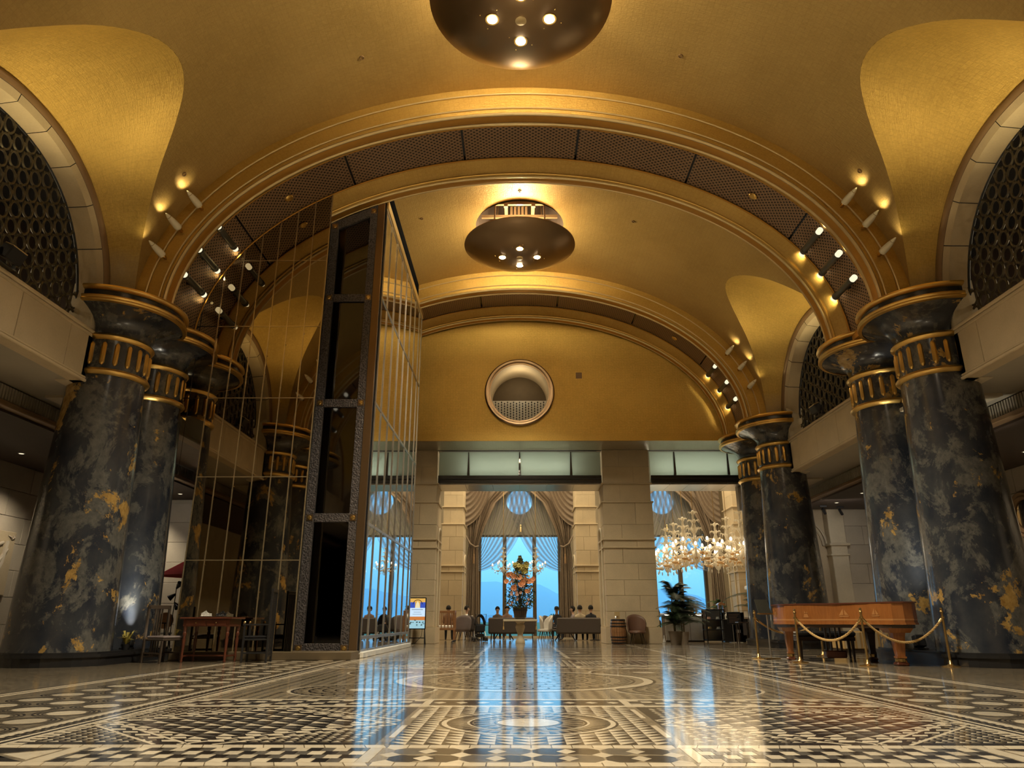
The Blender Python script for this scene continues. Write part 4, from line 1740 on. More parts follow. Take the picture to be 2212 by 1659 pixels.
# ================================================================ ROUND WINDOW of the gold wall
rw = struct('window_5')
prf = [(1.30, -.02), (1.31, -.09), (1.26, -.13), (1.20, -.12), (1.16, -.06), (1.10, -.05), (1.06, .10), (1.06, 1.35)]
M0 = Matrix.Translation((0, TY, ZC)) @ Matrix.Rotation(rad(-90), 4, 'X')
MB().lathe(prf[:6], 64, M=M0).build('frame', M_bronze, rw, 40)
MB().lathe(prf[5:], 64, M=M0).build('reveal', M_reveal, rw, 40)
MB().box(-1.3, 1.3, TY + 1.36, TY + 1.4, ZC - 1.3, ZC + 1.3).build('back_panel', M_stem, rw)
m = MB()
k = 0
for i in range(-8, 9):
    for j in range(-8, 1):
        x = i * .115; z = ZC - .12 + j * .10 + (.05 if i % 2 else 0)
        if math.hypot(x, z - ZC) < 1.04 and z < ZC - .2:
            m.ball((x, TY + .55, z), .026, 6, 4, sc=(1, .5, 1.5))
MB().prism([(1.05 * math.cos(a), 1.05 * math.sin(a)) for a in [rad(188) + rad(164) * k / 24 for k in range(25)]], 0, .02, M=Matrix.Translation((0, TY + .60, ZC)) @ Matrix.Rotation(rad(90), 4, 'X')).build('fretwork_panel', M_white, rw)
stuff(m.build('fretwork_hole', M_black, rw))
lamp('round_window_glow', 'POINT', (0, TY + .3, ZC + .6), 9, WARM, .1)

# ================================================================ AISLE LIGHTS, WALL OBJECTS
dl = MB().lathe([(0, -.004), (.06, -.004), (.075, -.01), (.085, 0)], 14)
k = 0
for s in (-1, 1):
    for y in (9, 13, 17.5, 20.5, 23.5, 25.5):
        for x in (11.2, 12.5):
            t = thing('downlight', 'recessed ceiling downlight in the dark aisle ceiling on the %s' % ('piano side' if s > 0 else 'chess table side'), 'downlight', (s * x, y, 4.75), 0, 'aisle downlights, %s' % ('piano side' if s > 0 else 'chess side'))
            if k == 0:
                rim_me = dl.mesh('rim', M_chrome, 40)
                bul_me = MB().lathe([(0, -.012), (.055, -.012), (.055, -.006)], 12).mesh('bulb', M_bulb2)
            k += 1
            obj('rim', rim_me, t); obj('bulb', bul_me, t)
    for y in (8, 13, 18, 23.5):
        lamp('aisle_lamp', 'SPOT', (s * 12.2, y, 4.6), 120, (1, .85, .62), .1, (s * 13.0, y + .5, 0), 110, .8)
# relief panel, loudspeaker and switch on the left aisle wall
t = thing('relief_panel', 'sand coloured carved relief slab on the left aisle wall', 'relief', (-13.48, 18.95, 2.25))
MB().box(0, .05, -1.1, .35, -.85, .75, 0, .01).build('slab', M_reveal, t)
for (a, b, c, d, r) in ((.05, .5, -.25, -.6, .06), (.1, .3, -.5, -.3, .05), (-.1, .45, -.9, .2, .05), (.2, .55, .05, .65, .02), (.2, .55, .25, .66, .02), (-.3, -.2, -.8, -.7, .05)):
    m = MB(); m.tube([(.05, a, b), (.07, (a + c) / 2 + .05, (b + d) / 2), (.05, c, d)], r, 6); m.build('carving', M_stonegrey, t, 60)
t = thing('loudspeaker', 'small black wall loudspeaker beside the left marble column', 'loudspeaker', (-13.48, 20.1, 2.66))
MB().box(0, .18, -.13, .13, -.18, .18, 0, .015).build('cabinet', M_black, t)
MB().box(.18, .19, -.11, .11, -.16, .16).build('grille', M_darkgrid, t)
t = thing('control_panel', 'slim white control panel with black screen on the left aisle wall', 'switch', (-13.48, 20.05, 1.49))
MB().box(0, .03, -.1, .1, -.2, .2, 0, .008).build('plate', M_white, t)
MB().box(.03, .034, -.07, -.01, -.16, .16).build('screen', M_screenblack, t)
MB().box(.03, .036, .02, .06, -.03, .05).build('button', M_screenblack, t)
t = thing('round_mirror', 'round mirror in a thick carved frame on the right aisle wall', 'mirror', (13.46, 19.3, 3.45))
MB().lathe([(.40, 0), (.40, .06), (.47, .11), (.52, .08), (.58, .12), (.64, .06), (.66, 0)], 48, M=frame_M((0, 0, 0), (-1, 0, 0))).build('frame', M_brownmould, t, 40)
MB().lathe([(0, .03), (.41, .03)], 40, M=frame_M((0, 0, 0), (-1, 0, 0))).build('glass', M_mirror, t)
for k, (y, x) in enumerate(((26.2, 11.0), (26.4, 11.7))):
    t = thing('track_spotlight', ('black track spotlight by the aisle arch', 'black track spotlight nearer the pilaster of the right aisle')[k], 'spotlight', (x, y, 4.75))
    MB().box(-.12, .12, -.03, .03, -.05, 0).build('track_adapter', M_blackmetal, t)
    m = MB(); m.tube([(0, 0, -.05), (0, 0, -.14)], .015, 6); m.build('arm', M_blackmetal, t)
    m = MB(); m.tube([(-.06, -.05, -.12), (.08, .08, -.28)], .05, 10); m.build('head', M_blackmetal, t, 40)
# up-lights standing on the plinths between the paired columns
for s, lab in ((1, 'black floor spotlight on the plinth behind the piano'), (-1, 'black floor spotlight on the plinth between the left columns')):
    t = thing('floor_spotlight', lab, 'spotlight', (s * 7.86, 15.12, .235))
    MB().box(-.11, .11, -.09, .09, .0, .03, 0, .006).build('base', M_blackmetal, t)
    MB().box(-.10, .10, -.08, .08, .04, .27, 0, .02, M=Matrix.Rotation(rad(-12), 4, 'X')).build('head', M_blackmetal, t)
    lamp('floor_spot_beam', 'SPOT', (s * 7.3, 14.7, .40), 60, (1, .94, .76), .2, (s * 8.0, 15.8, 2.9), 56, 1)
    lamp('floor_spot_beam', 'SPOT', (s * 7.75, 15.1, .6), 150, (1, .93, .74), .1, (s * 9.35, 15.15, 5.2), 34, .5)
t = thing('small_plant', 'small yellow-green plant on the plinth between the left columns', 'plant', (-7.68, 14.72, .235))
MB().lathe([(0, 0), (.06, 0), (.075, .10), (.065, .10), (0, .09)], 14).build('pot', M_black, t, 40)
m = MB()
for k in range(26):
    a = rnd.uniform(0, 2 * PI); l = rnd.uniform(.08, .22); h = rnd.uniform(.12, .34)
    d = Vector((math.cos(a), math.sin(a), 0))
    p0 = Vector((0, 0, .09)); p1 = p0 + d * l * .5 + Vector((0, 0, h * .8)); p2 = p0 + d * l + Vector((0, 0, h * .75))
    sd = Vector((-d.y, d.x, 0)) * .028
    m.add([p0, p1 + sd, p2, p1 - sd], [(0, 1, 2, 3)])
stuff(m.build('leaves', M_leafgold, t))

# ================================================================ GRAND PIANO and its enclosure
PZ = rad(-5.71)
pn = thing('grand_piano', 'satinwood grand piano with inlaid case and closed lid, roped off', 'piano', (5.35, 16.1, 0), PZ)
OUT = [(0, 0), (2.05, 0), (2.05, 2.02), (2.0, 2.25), (1.88, 2.40), (1.70, 2.46), (1.52, 2.40), (1.40, 2.24), (1.28, 1.98), (1.10, 1.66), (.86, 1.34), (.56, 1.08), (.26, .90), (.08, .74), (0, .52)]


def outl(d=0.0):
    cx, cy = 1.1, 1.1
    o = []
    for u, v in OUT:
        q = math.hypot(u - cx, v - cy)
        o.append((u + (u - cx) / q * d, -(v + (v - cy) / q * d)))
    return o[::-1]


MB().prism(outl(0), .72, 1.07).build('case', M_piano, pn, 25)
MB().prism(outl(.015), .70, .735).build('base_moulding', M_piano, pn, 25)
MB().prism(outl(-.06), .64, .70).build('underframe', M_darkwood, pn, 25)
MB().prism(outl(.03), 1.072, 1.095).build('lid', M_redwood, pn, 25)
inl = outl(.002)
for k in range(len(inl) - 1):
    (x0, y0), (x1, y1) = inl[k], inl[k + 1]
    L = math.hypot(x1 - x0, y1 - y0)
    if L < .02 or k > 12:
        continue
m = MB()
m.prism(outl(.003), .772, .80)
m.build('inlay_band', M_pianolight, pn, 25)


def inlay(u0, v0, u1, v1, shapes, name='inlay_motif'):
    """thin marquetry on the flank running from (u0,v0) to (u1,v1)"""
    a = Vector((u0, -v0, 0)); b = Vector((u1, -v1, 0))
    t = (b - a).normalized()
    nrm = Vector((0, 0, 1)).cross(t)
    if nrm.dot(Vector((-1, -.6, 0))) < 0:
        nrm = -nrm
    o = (a + b) / 2 + nrm * .006
    m = MB()
    for poly in shapes:
        m.add([o + t * x + Vector((0, 0, z)) for x, z in poly], [tuple(range(len(poly)))])
    m.build(name, M_pianolight, pn)


ship = [[(-.10, .86), (.10, .86), (.07, .84), (-.07, .84)], [(-.08, .87), (-.01, .87), (-.01, .97)], [(.01, .87), (.09, .87), (.01, .99)]]
inlay(1.40, 2.24, 1.28, 1.98, [[(x * 1.0, z) for x, z in p] for p in ship])
inlay(1.10, 1.66, .86, 1.34, [[(x * 1.2, z) for x, z in p] for p in ship])
inlay(.56, 1.08, .26, .90, [[(-.05, .83), (.05, .83), (.03, .9), (-.03, .9)], [(-.04, .91), (-.01, .91), (-.02, .95)], [(0, .91), (.03, .91), (.02, .96)]])
inlay(0, .52, 0, 0, [[(-.1, .84), (-.06, .84), (-.06, 1.0), (-.1, 1.0)], [(.06, .84), (.1, .84), (.1, 1.0), (.06, 1.0)], [(-.02, .83), (.02, .83), (.04, .95), (-.04, .95)]])


def pleg(u, v, s=1.0, mat=None):
    l = MB()
    for (h0, w0, h1, w1) in ((.64, .17 * s, .56, .13 * s), (.56, .085 * s, .50, .075 * s), (.50, .075 * s, .16, .05 * s), (.16, .062 * s, .13, .062 * s), (.13, .05 * s, .06, .058 * s)):
        l.add([(u + a * w0, -v + b * w0, h0) for a, b in ((-1, -1), (1, -1), (1, 1), (-1, 1))] + [(u + a * w1, -v + b * w1, h1) for a, b in ((-1, -1), (1, -1), (1, 1), (-1, 1))],
              [(0, 1, 2, 3), (7, 6, 5, 4)] + [(i, i + 4, (i + 1) % 4 + 4, (i + 1) % 4) for i in range(4)])
    o = l.build('leg', mat or M_piano, pn, 30)
    MB().box(u - .08 * s, u + .08 * s, -v - .08 * s, -v + .08 * s, 0, .06, 0, .02).build('foot', M_redwood, o, 30)
    MB().lathe([(.05 * s, .062), (.075 * s, .07), (.075 * s, .12), (.05 * s, .13)], 16, (u, -v, 0)).build('brass_cuff', M_brass, o, 40)


pleg(.22, .22); pleg(1.84, .22, mat=M_darkwood); pleg(1.66, 2.1, 1.3)
ly = MB()
ly.box(.86, .90, -.52, -.48, .16, .66); ly.box(1.14, 1.18, -.52, -.48, .16, .66); ly.box(.95, .98, -.52, -.48, .16, .66); ly.box(1.06, 1.09, -.52, -.48, .16, .66)
lo = ly.build('lyre', M_darkwood, pn)
MB().box(.82, 1.22, -.62, -.42, .06, .20, 0, .02).build('pedal_box', M_redwood, lo)
for k in range(3):
    MB().box(.93 + .07 * k, .97 + .07 * k, -.40, -.27, .08, .10, 0, .008).build('pedal', M_brass, lo)
MB().box(.1, 1.95, -.02, .16, .66, .74, 0, .01).build('keybed', M_piano, pn)
kb = MB().box(.18, 1.87, .02, .15, .742, .765, 0, .004).build('keyboard', M_white, pn)
stuff(kb)
bk = MB()
for k in range(36):
    if k % 7 not in (2, 6):
        bk.box(.22 + k * .0455, .242 + k * .0455, .02, .10, .765, .78)
stuff(bk.build('black_keys', M_black, pn))

bn = thing('piano_bench', 'black piano bench with padded seat behind the grand piano', 'bench', (6.55, 16.55, 0), PZ)
MB().box(-.62, .62, -.19, .19, .44, .56, 0, .04).build('cushion', M_black, bn)
MB().box(-.60, .60, -.17, .17, .36, .44, 0, .01).build('seat_frame', M_darkwood, bn)
for x in (-.54, .54):
    for y in (-.13, .13):
        m = MB(); m.tube([(x, y, .38), (x * 1.0, y, .12), (x, y, 0)], [.04, .03, .022], 8); m.build('leg', M_darkwood, bn, 40)

POST = [((7.48, 13.50), 'brass rope post in front of the near right marble column'), ((6.13, 13.70), 'brass rope post in front of the middle of the grand piano'),
        ((5.34, 14.80), 'brass rope post before the keyboard end of the grand piano'), ((5.02, 16.3), 'brass rope post next to the slanted music stand sign'),
        ((6.85, 17.45), 'brass rope post standing behind the grand piano')]
post_me = None
for (x, y), lab in POST:
    t = thing('rope_post', lab, 'stanchion', (x, y, 0), 0, 'brass rope posts round the piano')
    if post_me is None:
        b_me = MB().lathe([(0, 0), (.15, 0), (.155, .012), (.13, .022), (.06, .03), (.04, .05), (.028, .10), (.02, .11)], 28).mesh('base', M_brass, 50)
        p_me = MB().lathe([(.022, .1), (.022, .90), (.030, .905), (.030, .93), (.02, .94), (.026, .96), (.02, .985), (0, .99)], 18).mesh('pole', M_brass, 50)
        k_me = MB().lathe([(.024, .80), (.038, .805), (.038, .835), (.024, .84)], 18).mesh('collar', M_brass, 50)
        post_me = 1
    obj('base', b_me, t); obj('pole', p_me, t); obj('collar', k_me, t)


def rope(a, b, sag, lab):
    a = Vector((*a, .82)); b = Vector((*b, .82))
    n = 60
    def pos(u):
        p = a.lerp(b, u); p.z -= sag * 4 * u * (1 - u)
        return p
    d = (b - a).normalized(); sd = Vector((-d.y, d.x, 0))
    t = thing('rope', lab, 'rope', a, 0, 'twisted ropes between brass posts')
    for ph in (0, 2.09, 4.19):
        m = MB()
        pts = []
        for k in range(n * 2 + 1):
            u = .03 + .94 * k / (2 * n)
            an = ph + u * 75
            pts.append(pos(u) - a + sd * .011 * math.cos(an) + Vector((0, 0, .011 * math.sin(an))))
        m.tube(pts, .014, 5)
        m.build('strand', M_rope, t, 60)
    for u0, u1 in ((.0, .05), (.95, 1.0)):
        m = MB(); m.tube([pos(u0) - a, pos(u1) - a], .024, 8); m.build('brass_hook', M_brass, t, 40)


rope(POST[3][0], POST[4][0], .32, 'twisted rope sagging behind the piano from the music stand sign')
rope(POST[2][0], POST[1][0], .40, 'twisted rope sagging across the keyboard end of the piano')
rope(POST[1][0], POST[0][0], .42, 'twisted rope sagging across the tail of the piano')

t = thing('sign_stand', 'slanted brass sign stand by the rope posts beside the piano', 'sign stand', (5.26, 16.35, 0), rad(18))
m = MB(); m.prism([(-.16, -.04), (.16, -.04), (.16, .30), (-.16, .30)], 0, .012, M=Matrix.Translation((0, 0, .93)) @ Matrix.Rotation(rad(68), 4, 'X') @ Matrix.Rotation(rad(0), 4, 'Y')); m.build('panel', M_tube, t)
m = MB()
for k in range(8):
    m.add([Vector((-.12, -.003 - .0 * k, 0)), Vector((.08 + .04 * (k % 2), -.003, 0)), Vector((.08 + .04 * (k % 2), -.003, .008)), Vector((-.12, -.003, .008))], [(0, 1, 2, 3)])
    for q in range(4):
        v = Vector(m.v[-4 + q])
        r = Matrix.Rotation(rad(-22), 4, 'X') @ Vector((v.x, v.y, v.z + .02 + .034 * k))
        m.v[-4 + q] = (r.x, r.y, r.z + .93)
stuff(m.build('printed_lines', M_giltpale, t))
m = MB(); m.box(-.18, .18, -.05, .02, .90, .925, 0, .006); m.build('ledge', M_brass, t)
m = MB(); m.tube([(.06, .02, 0), (.06, .02, .93)], .014, 8); m.build('pole', M_chrome, t, 40)
m = MB(); m.box(-.16, .2, -.12, .14, 0, .02, 0, .006); m.build('base', M_brass, t)

t = thing('woven_bench', 'low cream woven bench between the column pairs behind the piano', 'bench', (9.3, 19.6, 0))
MB().box(-1.2, 1.2, -.35, .35, .08, .52, 0, .03).build('body', M_rope, t)
MB().box(-1.22, 1.22, -.37, .37, 0, .08).build('base', M_darkwood, t)
for k in range(16):
    MB().box(-1.15 + .148 * k, -1.06 + .148 * k, -.362, -.35, .11, .49, 0, .004).build('slat', M_reveal, t)
t = thing('table_lamp', 'stained glass dome table lamp just showing over the piano lid', 'lamp', (9.55, 19.6, .52))
MB().lathe([(0, 0), (.12, 0), (.10, .03), (.03, .06), (.025, .5), (.03, .62)], 18).build('base', M_bronze, t, 40)
MB().lathe([(.30, .60), (.29, .64), (.20, .72), (.08, .79), (.03, .80), (.02, .84), (0, .845)], 16).build('shade', M_bronze, t, 20)
for k in range(12):
    a = 2 * PI * k / 12
    m = MB(); m.tube([(.305 * math.cos(a), .305 * math.sin(a), .605), (.205 * math.cos(a), .205 * math.sin(a), .725), (.08 * math.cos(a), .08 * math.sin(a), .797)], .008, 4); m.build('rib', M_black, t)

# ================================================================ CHESS TABLE with two high-backed chairs
ct = thing('chess_table', 'mahogany games table with turned legs before the mirror wall', 'table', (-6.2, 15.12, 0))
MB().box(-.52, .52, -.36, .36, .80, .835, 0, .01).build('table_top', M_redwood, ct)
MB().box(-.46, .46, -.31, .31, .66, .80, 0, .006).build('apron', M_redwood, ct)
for x in (-.2, .2):
    d = MB().box(x - .19, x + .19, -.322, -.31, .675, .785, 0, .004).build('drawer', M_redwood, ct)
    MB().ball((x, -.335, .73), .014, 8, 6).build('knob', M_brass, d, 60)
lg = MB().lathe([(.022, 0), (.03, .03), (.02, .06), (.032, .10), (.022, .14), (.028, .3), (.034, .42), (.022, .46), (.036, .50), (.036, .54), (.026, .56), (.038, .60), (.038, .68)], 14)
lgm = lg.mesh('leg', M_redwood, 40)
for x in (-.42, .42):
    for y in (-.27, .27):
        obj('leg', lgm, ct, (x, y, 0))
m = MB(); m.box(-.42, .42, -.012, .012, .10, .13); m.box(-.43, -.41, -.27, .27, .10, .13); m.box(.41, .43, -.27, .27, .10, .13); m.build('stretcher', M_redwood, ct)
cb = thing('chess_board', 'chessboard lying on the mahogany games table', 'chessboard', (-6.2, 15.12, .835))
MB().box(-.22, .22, -.22, .22, 0, .018, 0, .004).build('board', M_darkwood, cb)
for i in range(8):
    for j in range(8):
        if (i + j) % 2 == 0:
            MB().box(-.2 + .05 * i, -.15 + .05 * i, -.2 + .05 * j, -.15 + .05 * j, .018, .0195).build('square', M_giltpale, cb)
profs = {'pawn': [(.016, 0), (.017, .008), (.009, .016), (.007, .03), (.012, .034), (.012, .046), (.006, .054), (0, .055)],
         'rook': [(.018, 0), (.019, .01), (.011, .018), (.010, .044), (.015, .048), (.015, .062), (.010, .062), (.010, .055), (0, .055)],
         'bishop': [(.018, 0), (.019, .01), (.010, .02), (.008, .05), (.013, .056), (.012, .072), (.003, .084), (.005, .088), (0, .092)],
         'knight': [(.018, 0), (.019, .01), (.012, .018), (.012, .035), (.016, .045), (.010, .07), (0, .072)],
         'queen': [(.019, 0), (.02, .012), (.011, .022), (.008, .06), (.015, .066), (.011, .078), (.016, .092), (.004, .092), (.005, .1), (0, .102)],
         'king': [(.019, 0), (.02, .012), (.011, .022), (.009, .064), (.016, .07), (.013, .085), (.016, .098), (.003, .1), (.003, .118), (0, .118)]}
back = ['rook', 'knight', 'bishop', 'queen', 'king', 'bishop', 'knight', 'rook']
cm = {}
for side, mat, nmc in ((-1, M_white, 'white'), (1, M_black, 'black')):
    for i in range(8):
        for kind, row in ((back[i], 0), ('pawn', 1)):
            if (kind, side) not in cm:
                cm[kind, side] = MB().lathe(profs[kind], 12).mesh(kind, mat, 50)
            o = obj('chess_' + kind, cm[kind, side], None, (-6.2 + side * (.175 - .05 * row), 15.12 - .175 + .05 * i, .8545))
            ends = {'rook': ('the near end', 'the far end'), 'knight': ('the near side', 'the far side'), 'bishop': ('the near half', 'the far half')}
            if kind == 'pawn':
                lab = '%s chess pawn standing in the pawn row on the chessboard' % nmc
            elif kind in ends:
                lab = '%s chess %s on %s of the chessboard' % (nmc, kind, ends[kind][0 if i < 4 else 1])
            else:
                lab = '%s chess %s in the middle of its row on the chessboard' % (nmc, kind)
            tag(o, lab, 'chess piece', '%s chess men' % nmc)


def high_chair(lab, loc, rz, H, mat, seatmat, nslat, arms=False):
    t = thing('high_backed_chair', lab, 'chair', loc, rz)
    w, d = .25, .24
    MB().box(-w, w, -d, d, .40, .44, 0, .01).build('seat_frame', mat, t)
    MB().box(-w + .02, w - .02, -d + .01, d - .01, .44, .49, 0, .02).build('cushion', seatmat, t)
    for x in (-w, w):
        MB().box(x - .022, x + .022, d - .02, d + .02, 0, H, 0, .005).build('stile', mat, t)
        MB().box(x - .02, x + .02, -d - .0, -d + .04, 0, .40 if not arms else .68, 0, .005).build('leg', mat, t)
        MB().box(x - .012, x + .012, -d, d, .16, .19).build('stretcher', mat, t)
        if arms:
            MB().box(x - .025, x + .025, -d - .02, d, .68, .71, 0, .006).build('arm', mat, t)
            MB().ball((x, -d + .01, .735), .03, 10, 8).build('ball_finial', M_brass, t, 60)
    MB().box(-w - .02, w + .02, d - .02, d + .02, H - .07, H, 0, .006).build('top_rail', mat, t)
    MB().box(-w, w, d - .012, d + .012, .10, .13).build('back_stretcher', mat, t)
    for k in range(nslat):
        x = (k - (nslat - 1) / 2) * (.055 if nslat < 6 else .07)
        MB().box(x - .012, x + .012, d - .01, d + .01, .12, H - .06).build('slat', mat, t)
    return t


high_chair('dark high-backed slatted chair with grey cushion left of the games table', (-6.98, 14.80, 0), rad(68), 1.06, M_greywood, M_fabmauve, 4)
high_chair('tall ebony chair with close slats and brass ball arms right of the games table', (-5.24, 15.05, 0), rad(-82), 1.38, M_black, M_black, 7, True)

# ================================================================ THINGS SEEN IN THE GAP BESIDE THE MIRROR
t = thing('parasol', 'red canvas parasol in the gap beside the mirror wall', 'parasol', (-9.3, 21.6, 0))
m = MB()
for k in range(8):
    a, b = 2 * PI * k / 8, 2 * PI * (k + 1) / 8
    o = MB().add([(0, 0, 2.75), (1.25 * math.cos(a), 1.25 * math.sin(a), 2.0), (1.25 * math.cos(b), 1.25 * math.sin(b), 2.0)], [(0, 1, 2)]).build('canopy_panel', M_red, t)
m = MB(); m.tube([(0, 0, .06), (0, 0, 2.8)], .025, 8); m.build('pole', M_midwood, t, 40)
MB().lathe([(0, 0), (.25, 0), (.25, .05), (.05, .07), (.04, .2), (0, .2)], 20).build('base', M_black, t, 40)
t = thing('floor_lamp', 'black three-headed floor lamp in the gap beside the mirror wall', 'lamp', (-9.55, 20.6, 0))
MB().lathe([(0, 0), (.15, 0), (.15, .02), (.02, .03)], 20).build('base', M_black, t, 40)
m = MB(); m.tube([(0, 0, .02), (0, 0, 1.75)], .012, 8); m.build('pole', M_black, t)
for (dx, dz, z) in ((.10, .12, 1.62), (-.20, -.16, 1.48), (.12, -.12, 1.25)):
    h = MB(); h.lathe([(.02, 0), (.03, .02), (.085, .20), (.08, .20), (.03, .03)], 16, M=frame_M((0, 0, z), (dx, -.05, dz))); h.build('lamp_head', M_black, t, 40)
t = thing('side_table', 'small dark side table in the gap beside the mirror wall', 'table', (-9.75, 20.2, 0))
MB().lathe([(0, .70), (.30, .70), (.30, .73), (0, .73)], 24).build('top', M_black, t, 30)
for k in range(3):
    a = 2 * PI * k / 3
    m = MB(); m.tube([(.2 * math.cos(a), .2 * math.sin(a), .70), (.26 * math.cos(a), .26 * math.sin(a), 0)], .014, 6); m.build('leg', M_black, t)
t = thing('cane_chair', 'chair with round woven back in the gap beside the mirror', 'chair', (-9.9, 20.9, 0), rad(20))
m = MB(); m.lathe([(0, -.01), (.22, -.01), (.22, .01), (0, .01)], 24, M=frame_M((0, .2, .78), (0, 1, .1))); m.build('backrest', M_midwood, t, 30)
m = MB(); m.lathe([(0, .42), (.24, .42), (.24, .47), (0, .47)], 24); m.build('seat', M_white, t, 30)
for x in (-.18, .18):
    for y in (-.18, .18):
        m = MB(); m.tube([(x, y, .42), (x * 1.2, y * 1.2, 0)], .014, 6); m.build('leg', M_black, t)
m = MB(); m.tube([(-.12, .18, .44), (-.12, .21, .6)], .012, 6); m.tube([(.12, .18, .44), (.12, .21, .6)], .012, 6); m.build('back_post', M_black, t)

# ================================================================ LOUNGE : curtains


def drape_rows(rows, n, npl, amp, y0, m=None, ys=1.0):
    """rows: list of (z_left, x_left, z_right, x_right) from top to bottom; pleats in depth"""
    m = m or MB()
    K = len(rows)

    def fn(u, v):
        q = v * (K - 1)
        i = min(K - 2, int(q)); f = q - i
        a = [lerp(rows[i][k], rows[i + 1][k], f) for k in range(4)]
        x = lerp(a[1], a[3], u); z = lerp(a[0], a[2], u)
        return (x, y0 + amp * math.sin(u * npl * 2 * PI + v * 1.3) * (.6 + .4 * math.sin(u * 17 + 1)), z)
    m.grid(fn, n, (K - 1) * 6)
    return m


def curtains(c, tagname):
    cu = []
    for s in (-1, 1):
        t = thing('curtain', 'taupe tied-back drape on the %s of %s' % ('left' if s < 0 else 'right', tagname), 'curtain', (c, 35.6, 0), 0, 'taupe drapes')
        rows = [(8.2, s * 2.62, 8.2, s * .25), (6.93, s * 2.62, 6.93, s * .50), (6.35, s * 2.60, 6.35, s * 1.15), (5.2, s * 2.58, 5.2, s * 1.68), (4.22, s * 2.48, 4.22, s * 2.02)]
        drape_rows(rows, 72, 10, .10, 0).build('upper_drape', M_drape, t, 60)
        rows = [(4.22, s * 2.48, 4.22, s * 2.02), (3.6, s * 2.56, 3.6, s * 1.98), (1.5, s * 2.62, 1.5, s * 1.93), (.05, s * 2.66, .05, s * 1.92)]
        drape_rows(rows, 48, 7, .07, 0).build('lower_drape', M_drape, t, 60)
        # swag : folds sagging from the head to the outer edge
        m = MB()

        def sw(u, v):
            a = Vector((s * (2.55 - 1.25 * u), -.22, 8.2)); b = Vector((s * 2.64, -.16, 7.7 - 2.55 * u))
            p = a.lerp(b, v)
            p.z -= (.35 + .9 * u) * 4 * v * (1 - v) * .45
            p.x -= s * .25 * u * math.sin(PI * v)
            p.y += -.07 * math.sin(u * 9 * 2 * PI) * (1 - .3 * v)
            return p
        m.grid(sw, 72, 16)
        m.build('swag', M_drape, t, 60)
        m = MB(); m.tube([(s * 2.62, -.05, 4.75), (s * 2.4, -.2, 4.35), (s * 2.15, -.22, 4.18), (s * 1.98, -.14, 4.22)], .045, 8); m.build('tieback', M_drape, t, 60)
        m = MB(); m.tube([(s * 2.2, -.2, 4.15), (s * 2.2, -.2, 3.85)], .015, 6); m.lathe([(.03, 0), (.05, -.05), (.04, -.09), (.055, -.14), (.06, -.45), (0, -.45)], 10, (s * 2.2, -.2, 3.85)); m.build('tassel', M_brownmould, t, 40)
        # sheer : crosses the middle, swept down to the tie on its own side
        t2 = thing('sheer_curtain', 'gauzy sheer swept to the %s across %s' % ('left' if s < 0 else 'right', tagname), 'curtain', (c, 36.0 + .08 * s, 0), 0, 'sheer curtains')
        m = MB()

        def sh(u, v):
            # u across the gather, v from head to tie
            a = Vector((lerp(s * 2.3, -s * .75, u), 0, 8.2)); b = Vector((s * 2.05, 0, lerp(4.1, 3.05, u)))
            p = a.lerp(b, v)
            p.x = lerp(a.x, b.x, v ** (1 + 1.2 * u))
            sag = u * u * 1.9
            p.z -= sag * math.sin(PI * min(1, v)) * (v ** 1.5) * .75
            p.y += .08 * math.sin(u * 13 * 2 * PI) * (1 - .5 * v)
            return p
        m.grid(sh, 110, 30)
        m.build('gauze', M_sheer, t2, 80)
        MB().lathe([(.03, 0), (.05, -.05), (.03, -.10), (.05, -.14), (.055, -.36), (0, -.36)], 10, (-s * .06, -.1, 5.3)).build('tassel', M_giltpale, t2, 40) if s < 0 else None
    return cu


curtains(-7.2, 'the window in the mirrored lounge side')
curtains(0, 'the middle lounge window')
curtains(7.2, 'the lounge window behind the bar')

# ================================================================ CHANDELIERS
arm_m = MB()
for k in range(1):
    arm_m.tube([(.06, 0, 0), (.25, 0, -.12), (.48, 0, -.10), (.62, 0, .06), (.60, 0, .16)], [.02, .022, .02, .018, .014], 6)
arm_me = arm_m.mesh('arm', M_crystal, 60)
cup_me = MB().lathe([(0, .14), (.04, .15), (.085, .19), (.09, .20), (.04, .18)], 10, (.60, 0, 0)).mesh('cup', M_crystal, 60)
fl_me = MB().ball((.60, 0, .25), .038, 8, 6, sc=(1, 1, 1.7)).mesh('bulb', M_bulb3, 60)
am = MB().ball((.30, 0, -.02), .075, 8, 6, sc=(1.2, .7, .6))
amber = glassmix('amber_glass', (.95, .8, .55), .25, .1, (.85, .60, .32), .6)
am_me = am.mesh('flower', amber, 60)
dr = MB()
for z, x in ((-.22, .45), (-.02, .62), (-.30, .30)):
    dr.ball((x, 0, z), .028, 6, 4, sc=(.8, .8, 2.4))
dr_me = dr.mesh('drop', M_crystal, 60)
lf = MB()
for k in range(6):
    a = 2 * PI * k / 6
    c_, s_ = math.cos(a), math.sin(a)
    lf.tube([(.03 * c_, .03 * s_, 0), (.12 * c_, .12 * s_, .16), (.24 * c_, .24 * s_, .18), (.28 * c_, .28 * s_, .08)], [.022, .03, .025, .008], 5)
leafc_me = lf.mesh('leaf_crown', M_crystal, 60)
st_me = MB().lathe([(0, -.42), (.04, -.36), (.02, -.3), (.09, -.22), (.14, -.1), (.09, .02), (.05, .1), (.04, .25), (.09, .38), (.05, .5), (.035, .7), (.08, .82), (.04, .95), (.03, 1.25), (.05, 1.3), (0, 1.34)], 12).mesh('stem', M_crystal, 60)
ch_me = MB().tube([(0, 0, 1.3), (0, 0, 7.0)], .012, 5).mesh('chain', M_brass)


